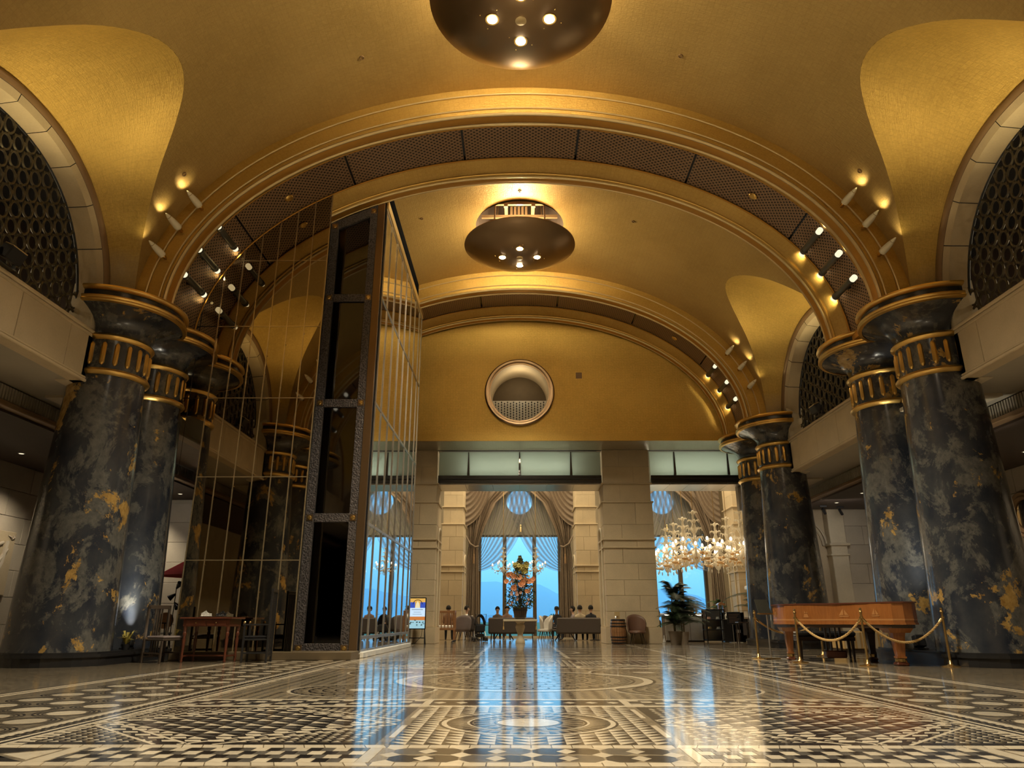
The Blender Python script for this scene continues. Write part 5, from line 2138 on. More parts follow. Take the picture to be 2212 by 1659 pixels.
def chandelier(loc, sc, lab, n=10):
    t = thing('chandelier', lab, 'chandelier', loc, 0, 'glass chandeliers of the lounge')
    S = (sc, sc, sc)
    obj('stem', st_me, t, scale=S)
    obj('chain', ch_me, t, scale=(1, 1, (8.95 - loc[2]) / 7.0))
    for k, z in enumerate((1.28, 1.0, .72, .42)):
        obj('leaf_crown', leafc_me, t, (0, 0, (z - .1) * sc), (0, 0, k * .5), [x * (.55 + .18 * k) * sc for x in (1, 1, 1)])
    for k in range(n):
        a = (0, 0, 2 * PI * k / n + .1)
        lvl = .0 if k % 2 else .16
        q = 1.0 if k % 2 == 0 else 1.15
        ss = (sc * q, sc, sc)
        obj('arm', arm_me, t, (0, 0, lvl * sc), a, ss)
        obj('cup', cup_me, t, (0, 0, lvl * sc), a, ss)
        obj('bulb', fl_me, t, (0, 0, lvl * sc), a, ss)
        obj('flower', am_me, t, (0, 0, (lvl - .12) * sc), a, ss)
        obj('drop', dr_me, t, (0, 0, lvl * sc), a, ss)
    if sc > 1:
        lamp('chandelier_glow', 'POINT', (loc[0], loc[1], loc[2] + .15), 5, (1, .78, .48), .5)
    return t


for s in (-1, 1):
    chandelier((s * .76, 34.6, 3.10), .74, 'small glass chandelier hanging before the middle window, %s one' % ('left' if s < 0 else 'right'), 6)
posA = [(6.98, 29.2), (6.98, 31.1), (6.98, 33.0), (6.98, 34.9)]
posB = [(8.85, 29.2), (8.85, 31.1), (8.85, 33.0)]
la = ['glass chandelier nearest the viewer in the row left of the bar', 'second glass chandelier of the row left of the bar', 'third glass chandelier of the row left of the bar', 'last glass chandelier of the row left of the bar, half behind the pier']
lb = ['golden lit glass chandelier nearest the far marble columns', 'second glass chandelier of the row by the far marble columns', 'third glass chandelier of the row by the far marble columns']
for p, l in list(zip(posA, la)) + list(zip(posB, lb)):
    chandelier((p[0], p[1], 3.30), 1.30, l, 10)

# ================================================================ FLOWER TABLE
t = thing('stone_table', 'pale stone pedestal table in the middle of the lounge opening', 'table', (0, 27.75, 0))
MB().box(-.62, .62, -.45, .45, .76, .83, 0, .015).build('table_top', M_stone2, t)
MB().lathe([(.17, 0), (.18, .05), (.16, .10), (.13, .16), (.10, .26), (.10, .34), (.14, .44), (.175, .56), (.155, .64), (.12, .68), (.17, .74), (.18, .76)], 28).build('pedestal', M_stone2, t, 40)
for x in (-.6, .58):
    m = MB(); m.tube([(x, -.46, .76), (x, -.47, .60)], .012, 5); m.lathe([(.01, 0), (.025, -.03), (.03, -.12), (0, -.12)], 8, (x, -.47, .60)); m.build('runner_tassel', M_rope, t)
t = thing('flower_arrangement', 'tall orange and yellow flower arrangement in a wooden tub', 'flowers', (0, 27.75, .83))
m = MB()
N = 18
for k in range(N):
    a0, a1 = 2 * PI * k / N + .02, 2 * PI * (k + 1) / N - .02
    MB().add([(.20 * math.cos(a0), .20 * math.sin(a0), 0), (.20 * math.cos(a1), .20 * math.sin(a1), 0), (.28 * math.cos(a1), .28 * math.sin(a1), .42), (.28 * math.cos(a0), .28 * math.sin(a0), .42)], [(0, 1, 2, 3)]).build('stave', M_darkwood, t)
MB().lathe([(.19, 0), (.265, .42), (0, .40)], 24).build('tub_inner', M_black, t)
for z in (.08, .30):
    r = .2 + .08 * z / .42
    MB().lathe([(r + .005, z), (r + .012, z + .01), (r + .018, z + .04), (r + .008, z + .045)], 24).build('hoop', M_blackmetal, t, 40)


def rad_at(h):
    return max(.05, .56 * (1 - (h / 1.95) ** 1.6) * (.65 + .35 * math.sin(min(1, h / .5) * PI / 2)))


fr = random.Random(5)
lv = [MB(), MB(), MB()]
tw_ = MB()
for k in range(2700):
    h = fr.random() ** 1.1 * 1.9
    a = fr.uniform(0, 2 * PI)
    r = rad_at(h) * fr.uniform(.3, 1.18)
    p = Vector((r * math.cos(a), r * math.sin(a), .38 + h))
    d = Vector((fr.uniform(-1, 1), fr.uniform(-1, 1), fr.uniform(-.4, 1))).normalized()
    sd = d.cross(Vector((fr.uniform(-1, 1), fr.uniform(-1, 1), .3))).normalized()
    L = fr.uniform(.05, .105)
    lv[1 if (h > 1.0 and fr.random() < .45) else (0 if fr.random() < .3 else 2)].add([p - d * L * .5, p + sd * L * .28, p + d * L * .5, p - sd * L * .28], [(0, 1, 2, 3)])
for k in range(60):
    h = fr.uniform(.3, 1.95); a = fr.uniform(0, 2 * PI); r = rad_at(h) * .8 * (1.1)
    tw_.tube([(0, 0, .35), (r * .5 * math.cos(a), r * .5 * math.sin(a), .4 + h * .6), (r * math.cos(a), r * math.sin(a), .4 + h)], .005, 4)
stuff(lv[0].build('green_leaves', M_leaf, t)); stuff(lv[1].build('yellow_leaves', M_leafgold, t)); stuff(lv[2].build('dark_leaves', M_leafdark, t)); stuff(tw_.build('twigs', M_stem, t))


def bloom(n, r, mat, seed):
    q = random.Random(seed); m = MB()
    for k in range(n):
        a = 2 * PI * k / n
        d = Vector((math.cos(a), math.sin(a), .55)).normalized(); sd = Vector((-math.sin(a), math.cos(a), 0))
        m.add([(0, 0, 0), tuple(d * r * .6 + sd * r * .32), tuple(d * r + Vector((0, 0, -r * .15))), tuple(d * r * .6 - sd * r * .32)], [(0, 1, 2, 3)])
    m.ball((0, 0, r * .1), r * .2, 6, 4)
    return m.mesh('blossom', mat)


bl = bloom(9, .13, M_petal, 1); bp = bloom(8, .085, M_petal2, 2); by = bloom(8, .12, M_leafgold, 3)
spots = [(-.34, 1.22), (-.44, 1.2), (-.22, 1.15), (.20, 1.02), (.32, .95), (.42, .98), (.06, .86), (.10, .90), (-.22, .72), (-.5, .95), (.5, 1.05), (.24, .6), (-.02, 1.1), (.02, .83)]
for x, h in spots:
    y = -math.sqrt(max(.01, rad_at(h) ** 2 - min(x * x, rad_at(h) ** 2))) - .03
    obj('blossom', bl, t, (x, y * .9, .38 + h), (rad(fr.uniform(60, 100)), 0, fr.uniform(-.6, .6)), fr.uniform(.8, 1.15))
for k in range(34):
    h = fr.uniform(.1, 1.15); x = fr.uniform(-.45, .45); rr = rad_at(h)
    x = max(-rr, min(rr, x)); y = -math.sqrt(max(.01, rr * rr - x * x)) - .02
    obj('blossom', bp, t, (x, y * .9, .38 + h), (rad(fr.uniform(50, 110)), 0, fr.uniform(-.8, .8)), fr.uniform(.6, 1.1))
for k in range(12):
    h = fr.uniform(1.25, 1.6); x = fr.uniform(-.25, .25); y = -.2
    obj('blossom', by, t, (x, y, .38 + h), (rad(fr.uniform(50, 110)), 0, fr.uniform(-.8, .8)), fr.uniform(.8, 1.2))
lamp('flower_spot', 'SPOT', (1.0, 25.9, 6.9), 160, (1, .88, .66), .1, (0, 27.7, 2.0), 28, .6)

# ================================================================ SEATING


def sofa(lab, x0, x1, y, mat=None):
    w = x1 - x0
    t = thing('sofa', lab, 'sofa', ((x0 + x1) / 2, y, 0))
    mat = mat or M_fabgrey
    MB().box(-w / 2, w / 2, -.10, .08, .30, .91, 0, .05).build('backrest', mat, t, 40)
    MB().box(-w / 2 + .04, w / 2 - .04, .06, .75, .28, .46, 0, .05).build('seat', mat, t, 40)
    for s in (-1, 1):
        MB().box(*sorted((s * w / 2, s * (w / 2 - .14))), -.05, .72, .28, .64, 0, .04).build('arm', mat, t, 40)
    MB().box(-w / 2, w / 2, -.085, -.08, .595, .605).build('seam', M_black, t)
    for s in (-1, 1):
        for yy in (-.02, .66):
            m = MB(); m.tube([(s * (w / 2 - .12), yy, .30), (s * (w / 2 - .10), yy, 0)], .014, 6); m.build('leg', M_blackmetal, t)
    return t


sofa('long grey-brown sofa back behind the flower table', -1.28, .62, 30.6)
sofa('long grey-brown sofa back right of the flower table, in front of three guests', 1.50, 3.28, 30.8)


def wing_chair(lab, loc, rz, mat):
    t = thing('wing_chair', lab, 'chair', loc, rz)
    m = MB()

    def sh(u, v):
        a = PI * (.08 + .84 * u)
        r = .33 + .05 * v
        hh = .40 + v * (.28 + .32 * math.sin(PI * u) ** .5)
        return (r * math.cos(a), r * math.sin(a) * .9, hh)
    m.grid(sh, 24, 6)
    o = m.build('shell', mat, t, 60)
    sm = o.modifiers.new('solid', 'SOLIDIFY'); sm.thickness = .05
    MB().lathe([(0, .36), (.28, .36), (.30, .40), (.28, .46), (0, .47)], 20).build('seat', mat, t, 40)
    for k in range(4):
        a = PI / 4 + PI / 2 * k
        m = MB(); m.tube([(.2 * math.cos(a), .2 * math.sin(a), .36), (.31 * math.cos(a), .31 * math.sin(a), 0)], [.018, .010], 6); m.build('leg', M_darkwood, t)
    return t


wing_chair('white wing armchair at the end of the sofa behind the flower table', (1.02, 31.3, 0), rad(-75), M_fabwhite)
wing_chair('grey wing armchair left of the sofa with guests, nearer of two', (1.32, 31.9, 0), rad(60), M_fabgrey)
wing_chair('pale wing armchair left of the sofa with guests, farther of two', (1.18, 33.0, 0), rad(75), M_fabwhite)
wing_chair('brown shell armchair standing against the stone pier beside the wine barrel', (4.12, 26.72, 0), rad(8), M_fabbrown)
wing_chair('taupe cafe armchair next to the wooden crib', (-2.34, 30.6, 0), rad(200), M_fabmauve)
wing_chair('taupe cafe armchair facing the woman by the curtain', (-1.98, 31.2, 0), rad(150), M_fabgrey)
wing_chair('pale cafe armchair under the woman by the curtain', (-2.35, 32.2, 0), rad(-90), M_fabwhite)
for x, y, lab in ((-1.65, 32.6, 'small dark cafe table before the woman by the curtain'), (.1, 33.0, 'low dark table beyond the sofa behind the flower table'), (3.2, 32.5, 'low dark table among the guests on the right')):
    t = thing('low_table', lab, 'table', (x, y, 0))
    MB().lathe([(0, .60), (.34, .60), (.34, .63), (0, .63)], 28).build('top', M_darkwood, t, 30)
    MB().lathe([(0, 0), (.22, 0), (.22, .02), (.03, .04), (.03, .60)], 20).build('pedestal', M_blackmetal, t, 40)
for s in (-1, 1):
    t = thing('trestle_legs', 'black splayed table trestle under the sofa line, %s one' % ('left' if s < 0 else 'right'), 'table base', (s * 1.3 + .6, 33.1 if s < 0 else 32.0, 0))
    for q in (-1, 1):
        m = MB(); m.tube([(q * .1, 0, .5), (q * .42, 0, 0)], .025, 6); m.build('leg', M_black, t)
    MB().box(-.5, .5, -.25, .25, .5, .53, 0, .01).build('top', M_darkwood, t)

# ---------------------------------------------------------------- people (seated)


def person(lab, loc, rz, top, trousers, hair='short', face=True, lean=0.0, cap=False, seat=.46):
    """one continuous skinned body, seated, facing local +Y"""
    t = thing('person', lab, 'person', loc, rz)
    S = seat
    P = [(0, 0, S + .08), (0, -.01 + lean * .3, S + .30), (0, -.02 + lean * .6, S + .48), (0, -.02 + lean, S + .60), (0, .0 + lean, S + .68), (0, .015 + lean, S + .78), (0, .01 + lean, S + .86)]
    Rr = [(.15, .12), (.14, .10), (.15, .105), (.065, .06), (.055, .055), (.085, .10), (.075, .09)]
    E = [(0, 1), (1, 2), (2, 3), (3, 4), (4, 5), (5, 6)]
    for s in (-1, 1):
        b = len(P)
        P += [(s * .17, -.02 + lean, S + .50), (s * .22, .08 + lean, S + .26), (s * .13, .30, S + .22), (s * .09, .40, S + .22), (s * .08, .47, S + .21)]
        Rr += [(.07, .07), (.05, .05), (.038, .038), (.03, .042), (.015, .03)]
        E += [(2, b), (b, b + 1), (b + 1, b + 2), (b + 2, b + 3), (b + 3, b + 4)]
        b = len(P)
        P += [(s * .10, .06, S + .05), (s * .13, .44, S + .04), (s * .13, .46, .10), (s * .14, .52, .045), (s * .14, .64, .035)]
        Rr += [(.10, .09), (.07, .07), (.045, .045), (.04, .04), (.03, .025)]
        E += [(0, b), (b, b + 1), (b + 1, b + 2), (b + 2, b + 3), (b + 3, b + 4)]
    me = bpy.data.meshes.new('body')
    me.from_pydata(P, E, [])
    o = bpy.data.objects.new('body', me)
    COL.objects.link(o)
    sk = o.modifiers.new('skin', 'SKIN')
    for i, r in enumerate(Rr):
        me.skin_vertices[0].data[i].radius = r
    me.skin_vertices[0].data[0].use_root = True
    sb = o.modifiers.new('sub', 'SUBSURF'); sb.levels = 1; sb.render_levels = 1
    dg = bpy.context.evaluated_depsgraph_get()
    ev = o.evaluated_get(dg)
    nm = bpy.data.meshes.new_from_object(ev)
    bpy.data.objects.remove(o)
    nm.materials.clear()
    for mm in (top, trousers, M_skin, M_black):
        nm.materials.append(mm)
    for pl_ in nm.polygons:
        c = pl_.center
        k = 0
        if c.z > S + .615:
            k = 2
        elif c.z < .09:
            k = 3
        elif c.z < S + .12:
            k = 1
        elif c.y > .33 and c.z > S + .14:
            k = 2
        pl_.material_index = k
        pl_.use_smooth = True
    obj('body', nm, t)
    hx = (0, .012 + lean, S + .80)
    if face:
        f = MB()
        for s in (-1, 1):
            f.ball((hx[0] + s * .032, hx[1] + .088, hx[2] + .012), .011, 8, 6)
        f.build('eyes', M_black, t)
        MB().ball((0, hx[1] + .10, hx[2] - .018), .016, 8, 6, sc=(.8, 1, 1.5)).build('nose', M_skin, t, 60)
        MB().ball((0, hx[1] + .088, hx[2] - .052), .022, 8, 6, sc=(1, .4, .3)).build('mouth', M_petal2, t, 60)
        for s in (-1, 1):
            MB().ball((s * .085, hx[1] - .005, hx[2] - .005), .022, 8, 6, sc=(.4, .8, 1.3)).build('ear', M_skin, t, 60)
    h = MB()
    hr = 1.08 if hair == 'short' else 1.13

    def hf(u, v):
        a = 2 * PI * u
        low = (-.05 if hair == 'short' else -.16) if math.sin(a) < .25 else .055
        ph = lerp(PI / 2, math.asin(max(-.98, min(.98, low / .13))), v)
        return (.098 * hr * math.cos(ph) * math.cos(a), hx[1] - .012 + .112 * hr * math.cos(ph) * math.sin(a), hx[2] + .028 + .118 * hr * math.sin(ph))
    h.grid(hf, 24, 8)
    h.build('hair', M_hair, t, 80)
    if cap:
        c = MB(); c.lathe([(.104, .02), (.10, .08), (.07, .12), (0, .135)], 20, (0, hx[1] - .01, hx[2] + .025)); c.box(-.06, .06, hx[1] + .07, hx[1] + .19, hx[2] + .045, hx[2] + .055); c.build('cap', M_blacknavy, t, 40)
    return t


M_navy = M_blacknavy
person('seated man in a black top with short dark hair, rightmost on the right sofa', (2.93, 31.15, 0), 0, M_navy, M_navy)
person('seated man in a beige top with full dark hair on the right sofa', (2.48, 31.15, 0), 0, M_reveal, M_navy)
person('woman with a visible face turned sideways beyond the right sofa', (2.30, 32.9, 0), rad(95), M_fabmauve, M_navy, 'long')
person('guest in a dark coat and cap sitting at the left of the right-hand group', (1.66, 33.9, 0), rad(170), M_navy, M_navy, cap=True)
person('guest with brown bobbed hair sitting behind the flower tub', (-.55, 32.6, 0), rad(180), M_fabbrown, M_navy, 'long')
person('woman in a white blouse with tied dark hair by the left curtain', (-2.32, 32.15, 0), rad(-80), M_white, M_navy, 'short', lean=.06)
person('guest with dark hair seated behind the wooden crib', (-3.0, 31.6, 0), 0, M_fabbrown, M_navy)
person('guest low in a chair at the far left of the sofa behind the tub', (-1.0, 33.8, 0), rad(180), M_fabgrey, M_navy)
person('barman in dark clothes half hidden by the big palm', (5.6, 31.5, 0), rad(180), M_navy, M_navy, seat=.72)

# ---------------------------------------------------------------- stroller, crib, sign, pedestal
t = thing('stroller', 'black folded-hood baby stroller parked by the left curtain', 'stroller', (-1.62, 30.3, 0), rad(12))
m = MB()


def hood(u, v):
    a = PI * u
    return (.20 * math.cos(a) * (1 - .1 * v), lerp(-.18, .22, v), .62 + .02 * v + .40 * math.sin(a) * (1 - .25 * v * v))


m.grid(hood, 16, 6)
o = m.build('hood', M_blacknavy, t, 60); o.modifiers.new('s', 'SOLIDIFY').thickness = .02
MB().box(-.20, .20, -.2, .2, .34, .66, 0, .06).build('seat', M_blacknavy, t, 40)
MB().box(-.18, .18, -.16, .22, .16, .30, 0, .04).build('basket', M_black, t, 40)
m = MB(); m.tube([(-.2, -.2, .6), (-.21, -.36, 1.03), (.21, -.36, 1.03), (.2, -.2, .6)], .014, 6); m.build('handle', M_blackmetal, t)
m = MB()
for s in (-1, 1):
    m.tube([(s * .22, .30, .10), (s * .2, -.05, .5), (s * .2, -.2, .64)], .012, 6); m.tube([(s * .24, -.25, .12), (s * .2, .05, .46)], .012, 6)
m.build('frame', M_chrome, t)
wm = MB(); wm.tube([(0, .085 * math.cos(2 * PI * k / 16), .085 * math.sin(2 * PI * k / 16)) for k in range(16)], .022, 6, closed=True)
wm.box(-.012, .012, -.08, .08, -.012, .012); wm.box(-.012, .012, -.012, .012, -.08, .08)
wme = wm.mesh('wheel', M_black, 60)
for s in (-1, 1):
    for dx in (-.03, .03):
        obj('wheel', wme, t, (s * .23 + dx, .30, .107)); obj('wheel', wme, t, (s * .24 + dx, -.27, .107))

t = thing('baby_crib', 'tall slatted wooden baby crib on casters beside the left pier', 'crib', (-2.98, 29.6, 0))
for x in (-.42, .42):
    for y in (-.3, .3):
        q = MB().box(x - .03, x + .03, y - .03, y + .03, .07, 1.17, 0, .006).build('post', M_midwood, t)
        MB().ball((x, y, .04), .04, 8, 6).build('caster', M_black, q, 60)
for y in (-.3, .3):
    for z in (.48, 1.12):
        MB().box(-.40, .40, y - .015, y + .015, z - .04, z + .04, 0, .006).build('rail', M_midwood, t)
    for k in range(6):
        MB().box(-.33 + .13 * k - .018, -.33 + .13 * k + .018, y - .009, y + .009, .5, 1.1).build('slat', M_midwood, t)
for x in (-.42, .42):
    for z in (.48, 1.12):
        MB().box(x - .015, x + .015, -.28, .28, z - .04, z + .04, 0, .006).build('rail', M_midwood, t)
    for k in range(4):
        MB().box(x - .009, x + .009, -.2 + .13 * k - .018, -.2 + .13 * k + .018, .5, 1.1).build('slat', M_midwood, t)
MB().box(-.39, .39, -.27, .27, .44, .48).build('mattress_base', M_midwood, t)
MB().box(-.37, .37, -.25, .25, .48, .62, 0, .04).build('bedding', M_white, t)

t = thing('display_sign', 'lit digital poster screen on a black stand before the left pier', 'sign', (-3.6, 26.35, 0), rad(-2))
MB().box(-.30, .30, -.02, .03, .50, 1.56, 0, .008).build('housing', M_screenblack, t)
sc = MB().box(-.27, .27, -.025, -.02, .53, 1.53)


def scr(name, c, s, x0, x1, z0, z1, y=-.026):
    if name not in MATS:
        emit(name, c, s)
    return MB().box(x0, x1, y - .001, y, z0, z1).build('screen_area', MATS[name], t)


scr('scr_white', (.62, .80, .98), .5, -.27, .27, .92, 1.21)
scr('scr_gold', (.85, .48, .10), .45, -.27, .27, 1.21, 1.53)
scr('scr_blue', (.04, .10, .55), .45, -.27, -.09, 1.21, 1.40, -.028); scr('scr_blue', (0, 0, 0), 1, .09, .27, 1.21, 1.40, -.028)
m = MB(); m.tube([(.16 * math.cos(PI * k / 12), -.03, 1.33 + .15 * math.sin(PI * k / 12)) for k in range(13)], .012, 5); m.build('arch_print', M_darkwood, t)
m = MB(); m.prism([(-.09, 1.21), (.09, 1.21), (.05, 1.36), (0, 1.44), (-.05, 1.36)], .0285, .029, M=MXZ(0)); m.build('glow_print', emit('scr_pale', (.85, .75, .45), .5), t)
scr('scr_orange', (.75, .24, .05), .4, -.27, .27, .80, .92)
scr('scr_pool', (.42, .74, .85), .4, -.27, .27, .53, .80)
m = MB()
for k in range(18):
    m.ball((fr.uniform(-.25, .25), -.028, fr.uniform(.62, .82)), .022, 6, 4, sc=(1.4, .1, .5))
stuff(m.build('dark_print', M_leafdark, t))
m = MB()
for z, xs_ in ((1.155, 11), (1.07, 7), (1.0, 9)):
    for k in range(xs_):
        m.box(-.018 * xs_ + .036 * k, -.018 * xs_ + .036 * k + .022, -.0285, -.028, z - (.012 if z > 1.1 else .007), z + (.012 if z > 1.1 else .007))
stuff(m.build('text_print', M_tgrey, t))
for s in (-1, 1):
    m = MB(); m.tube([(s * .27, 0, .5), (s * .29, -.06, 0)], .016, 6); m.tube([(s * .27, .02, .5), (s * .29, .14, 0)], .016, 6); m.build('leg', M_blackmetal, t)
MB().box(-.28, .28, -.02, .01, .20, .23).build('stretcher', M_blackmetal, t)
m = MB(); m.tube([(.18, .05, .5), (.14, .12, .25), (-.1, .22, .03), (-.4, .26, .012)], .008, 5); m.build('cable', M_black, t)
t = thing('pedestal', 'cream pedestal between the mirror flank and the lit poster screen', 'pedestal', (-3.98, 26.75, 0))
MB().box(-.16, .16, -.16, .16, .0, 1.05, 0, .01).build('plinth', M_white, t)
MB().box(-.19, .19, -.19, .19, 1.05, 1.10, 0, .01).build('top', M_white, t)
t = thing('pedestal_plant', 'small dark bonsai plant on the cream pedestal', 'plant', (-3.98, 26.75, 1.10))
MB().lathe([(0, 0), (.08, 0), (.11, .10), (.09, .10), (0, .09)], 16).build('pot', M_brownmould, t, 40)
m = MB()
for k in range(60):
    p = Vector((fr.uniform(-.2, .25), fr.uniform(-.12, .12), fr.uniform(.12, .32))); d = Vector((fr.uniform(-1, 1), fr.uniform(-1, 1), fr.uniform(-.3, 1))).normalized() * .07; s_ = Vector((-d.y, d.x, 0)) * .4
    m.add([p, p + d * .5 + s_, p + d, p + d * .5 - s_], [(0, 1, 2, 3)])
stuff(m.build('leaves', M_leafdark, t))

# ---------------------------------------------------------------- barrel by the pier
t = thing('wine_barrel', 'upright oak wine barrel with black hoops beside the stone pier', 'barrel', (3.45, 26.72, 0))
NB = 20
for k in range(NB):
    a0, a1 = 2 * PI * k / NB + .012, 2 * PI * (k + 1) / NB - .012
    m = MB()
    zs_ = [0, .15, .42, .69, .84]; rs_ = [.235, .265, .285, .265, .235]
    m.grid(lambda u, v: (rs_[int(round(v * 4))] * math.cos(lerp(a0, a1, u)), rs_[int(round(v * 4))] * math.sin(lerp(a0, a1, u)), zs_[int(round(v * 4))]), 1, 4)
    m.build('stave', M_midwood, t)
MB().lathe([(.22, 0), (.25, .15), (.27, .42), (.25, .69), (.225, .82), (0, .82)], 28).build('head', M_darkwood, t)
for z, h in ((.02, .05), (.12, .04), (.22, .04), (.58, .04), (.68, .04), (.78, .05)):
    def rr(zz):
        return .235 + .05 * math.sin(PI * zz / .84)
    MB().lathe([(rr(z) + .003, z), (rr(z) + .012, z), (rr(z + h) + .012, z + h), (rr(z + h) + .003, z + h)], 28).build('hoop', M_blackmetal, t, 40)
t = thing('card_frame', 'small pale card holder on the wine barrel', 'card', (3.43, 26.72, .825))
MB().box(-.09, .09, -.01, .01, 0, .26, 0, .004).build('card', M_giltpale, t)
MB().box(-.1, .1, -.04, .04, -.005, .012).build('foot', M_darkwood, t)
m = MB(); m.box(-.04, .04, -.013, -.0105, .06, .12); m.build('print', M_brownmould, t)
t = thing('candle', 'short candle beside the card on the wine barrel', 'candle', (3.36, 26.62, .82))
MB().lathe([(0, 0), (.03, 0), (.03, .08), (0, .08)], 14).build('wax', M_white, t, 40)
MB().ball((0, 0, .095), .01, 8, 6, sc=(1, 1, 1.8)).build('flame', M_bulb3, t)

# ---------------------------------------------------------------- palms


def palm(lab, loc, n, h, L, mat, potc, potr, seed, stem=.6, droop=1.0, az=(0, 2 * PI)):
    t = thing('potted_palm', lab, 'plant', loc)
    q = random.Random(seed)
    MB().lathe([(0, 0), (potr * .72, 0), (potr, potr * 1.75), (potr * .93, potr * 1.75), (potr * .9, potr * 1.6), (0, potr * 1.6)], 24 if potr > .15 else 12).build('pot', potc, t, 40)
    z0 = potr * 1.6
    m = MB()
    for k in range(4):
        a = q.uniform(0, 6.28)
        m.tube([(.04 * math.cos(a), .04 * math.sin(a), z0), (.08 * math.cos(a), .08 * math.sin(a), z0 + stem)], [.022, .014], 6)
    m.build('stem', M_stem, t, 60)
    for k in range(n):
        a = q.uniform(*az); e = q.uniform(.35, 1.3); l = L * q.uniform(.7, 1.1)
        d = Vector((math.cos(a), math.sin(a), 0))
        p0 = Vector((0, 0, z0 + stem * q.uniform(.15, 1.0)))
        pts = []
        N = 12
        for i in range(N + 1):
            u = i / N
            pts.append(p0 + d * l * math.cos(e) * u * (1 + .2 * u) + Vector((0, 0, l * (math.sin(e) * u - droop * .55 * u * u))))
        m = MB()
        m.tube(pts, [.008 * (1 - .8 * i / N) for i in range(N + 1)], 4)
        for i in range(2, N + 1):
            tang = (pts[i] - pts[i - 1]).normalized()
            side = tang.cross(Vector((0, 0, 1))).normalized()
            for sg in (-1, 1):
                for f in (0, .33, .66):
                    b = pts[i - 1].lerp(pts[i], f)
                    ll = l * .30 * math.sin(PI * (.12 + .80 * (i + f) / (N + 1)))
                    tip = b + side * sg * ll * .85 + tang * ll * .5 + Vector((0, 0, -ll * .28))
                    wv = tang * .009 * (L + .4)
                    m.add([b - wv, b + wv, tip], [(0, 1, 2)])
        m.build('frond', mat, t)
    return t


palm('large dark potted palm in a square grey planter right of the stone pier', (5.40, 26.45, 0), 64, 2.2, 1.15, M_leafdark, M_concrete, .25, 3, 1.25, 1.0, (-2.7, .75))
palm('second dark palm close behind the large palm by the bar', (6.2, 28.9, 0), 14, 2, .9, M_leafdark, M_concrete, .22, 9, 1.0)
palm('bright green feathery palm behind the bar counter, left one', (7.7, 34.2, .0), 36, 2.2, .9, M_leaf, M_concrete, .3, 21, 1.0)
palm('bright green feathery palm behind the bar counter before the drape', (8.95, 33.6, .0), 30, 2.2, .6, M_leaf, M_concrete, .3, 33, 1.1)
palm('dark palm spreading from behind the far marble columns', (9.5, 30.4, .0), 14, 2.6, 1.1, M_leafdark, M_concrete, .3, 44, 1.7)
t = thing('paper_cone', 'small white paper cone on the floor beside the square planter', 'ornament', (5.0, 26.5, 0))
MB().lathe([(.07, 0), (.075, .01), (.05, .12), (.015, .22), (.012, .30), (0, .31)], 14).build('body', M_white, t, 50)
MB().lathe([(.064, .06), (.066, .065), (.064, .07)], 14).build('band', M_tgrey, t)

# ================================================================ BAR
t = thing('bar_counter', 'pale panelled bar counter with lit top edge', 'counter', (0, 0, 0))
for k in range(3):
    x0 = 5.75 + k * .49
    MB().box(x0 + .004, x0 + .486, 30.0, 30.12, .05, .98, 0, .006).build('front_panel', M_barfront, t)
MB().box(5.7, 7.24, 29.95, 30.8, 1.02, 1.07, 0, .01).build('worktop', M_white, t)
MB().box(5.75, 7.2, 30.02, 30.06, .985, 1.018).build('light_strip', M_strip, t)
MB().box(5.75, 7.22, 30.05, 30.75, 0, 1.0).build('carcass', M_fabgrey, t)
bot = MB().lathe([(0, 0), (.035, 0), (.036, .16), (.015, .21), (.013, .28), (0, .28)], 12)
gls = MB().lathe([(0, 0), (.03, 0), (.036, .12), (.033, .12), (.028, .01), (0, .01)], 12)
b_me = [bot.mesh('bottle', M_brownmould, 50), MB().lathe([(0, 0), (.035, 0), (.036, .16), (.015, .21), (.013, .28), (0, .28)], 12).mesh('bottle', M_white, 50), gls.mesh('tumbler', M_chrome, 50)]
for k, (x, kind, lab) in enumerate(((5.95, 1, 'white bottle at the palm end of the bar counter'), (6.08, 1, 'second white bottle on the bar counter'), (6.42, 0, 'brown bottle beside the dark urn on the bar'), (6.55, 2, 'metal tumbler on the bar, left of the tap'), (6.66, 2, 'metal tumbler on the bar, right of the tap'), (6.78, 1, 'white bottle near the brown bucket on the bar'), (7.05, 0, 'brown bottle at the display case end of the bar'))):
    o = obj(('bottle', 'bottle', 'tumbler')[kind], b_me[kind], None, (x, 30.2, 1.07))
    tag(o, lab, 'bottle' if kind < 2 else 'tumbler', 'things on the bar counter')
t = thing('drinks_urn', 'squat dark urn on the bar counter', 'urn', (6.25, 30.35, 1.07))
MB().lathe([(0, 0), (.10, 0), (.17, .08), (.20, .20), (.17, .26), (.19, .28), (0, .30)], 20).build('body', M_darkwood, t, 40)
MB().lathe([(.02, .30), (.03, .33), (0, .36)], 10).build('lid_knob', M_brass, t, 40)
t = thing('ice_bucket', 'brown bucket with dark lid on the bar counter', 'bucket', (6.9, 30.35, 1.07))
MB().lathe([(0, 0), (.08, 0), (.10, .20), (0, .20)], 18).build('body', M_brownmould, t, 40)
MB().lathe([(.12, .20), (.13, .23), (.04, .26), (0, .27)], 18).build('lid', M_black, t, 40)
t = thing('display_case', 'black framed glass cake display case at the end of the bar', 'display case', (7.28, 29.6, 0))
for x in (0, .72):
    for y in (0, .6):
        MB().box(x - .02, x + .02, y - .02, y + .02, 0, 1.2).build('post', M_blackmetal, t)
for z in (.06, .45, .82, 1.2):
    MB().box(-.02, .74, -.02, .62, z - .02, z + .02, 0, .004).build('shelf', M_blackmetal, t)
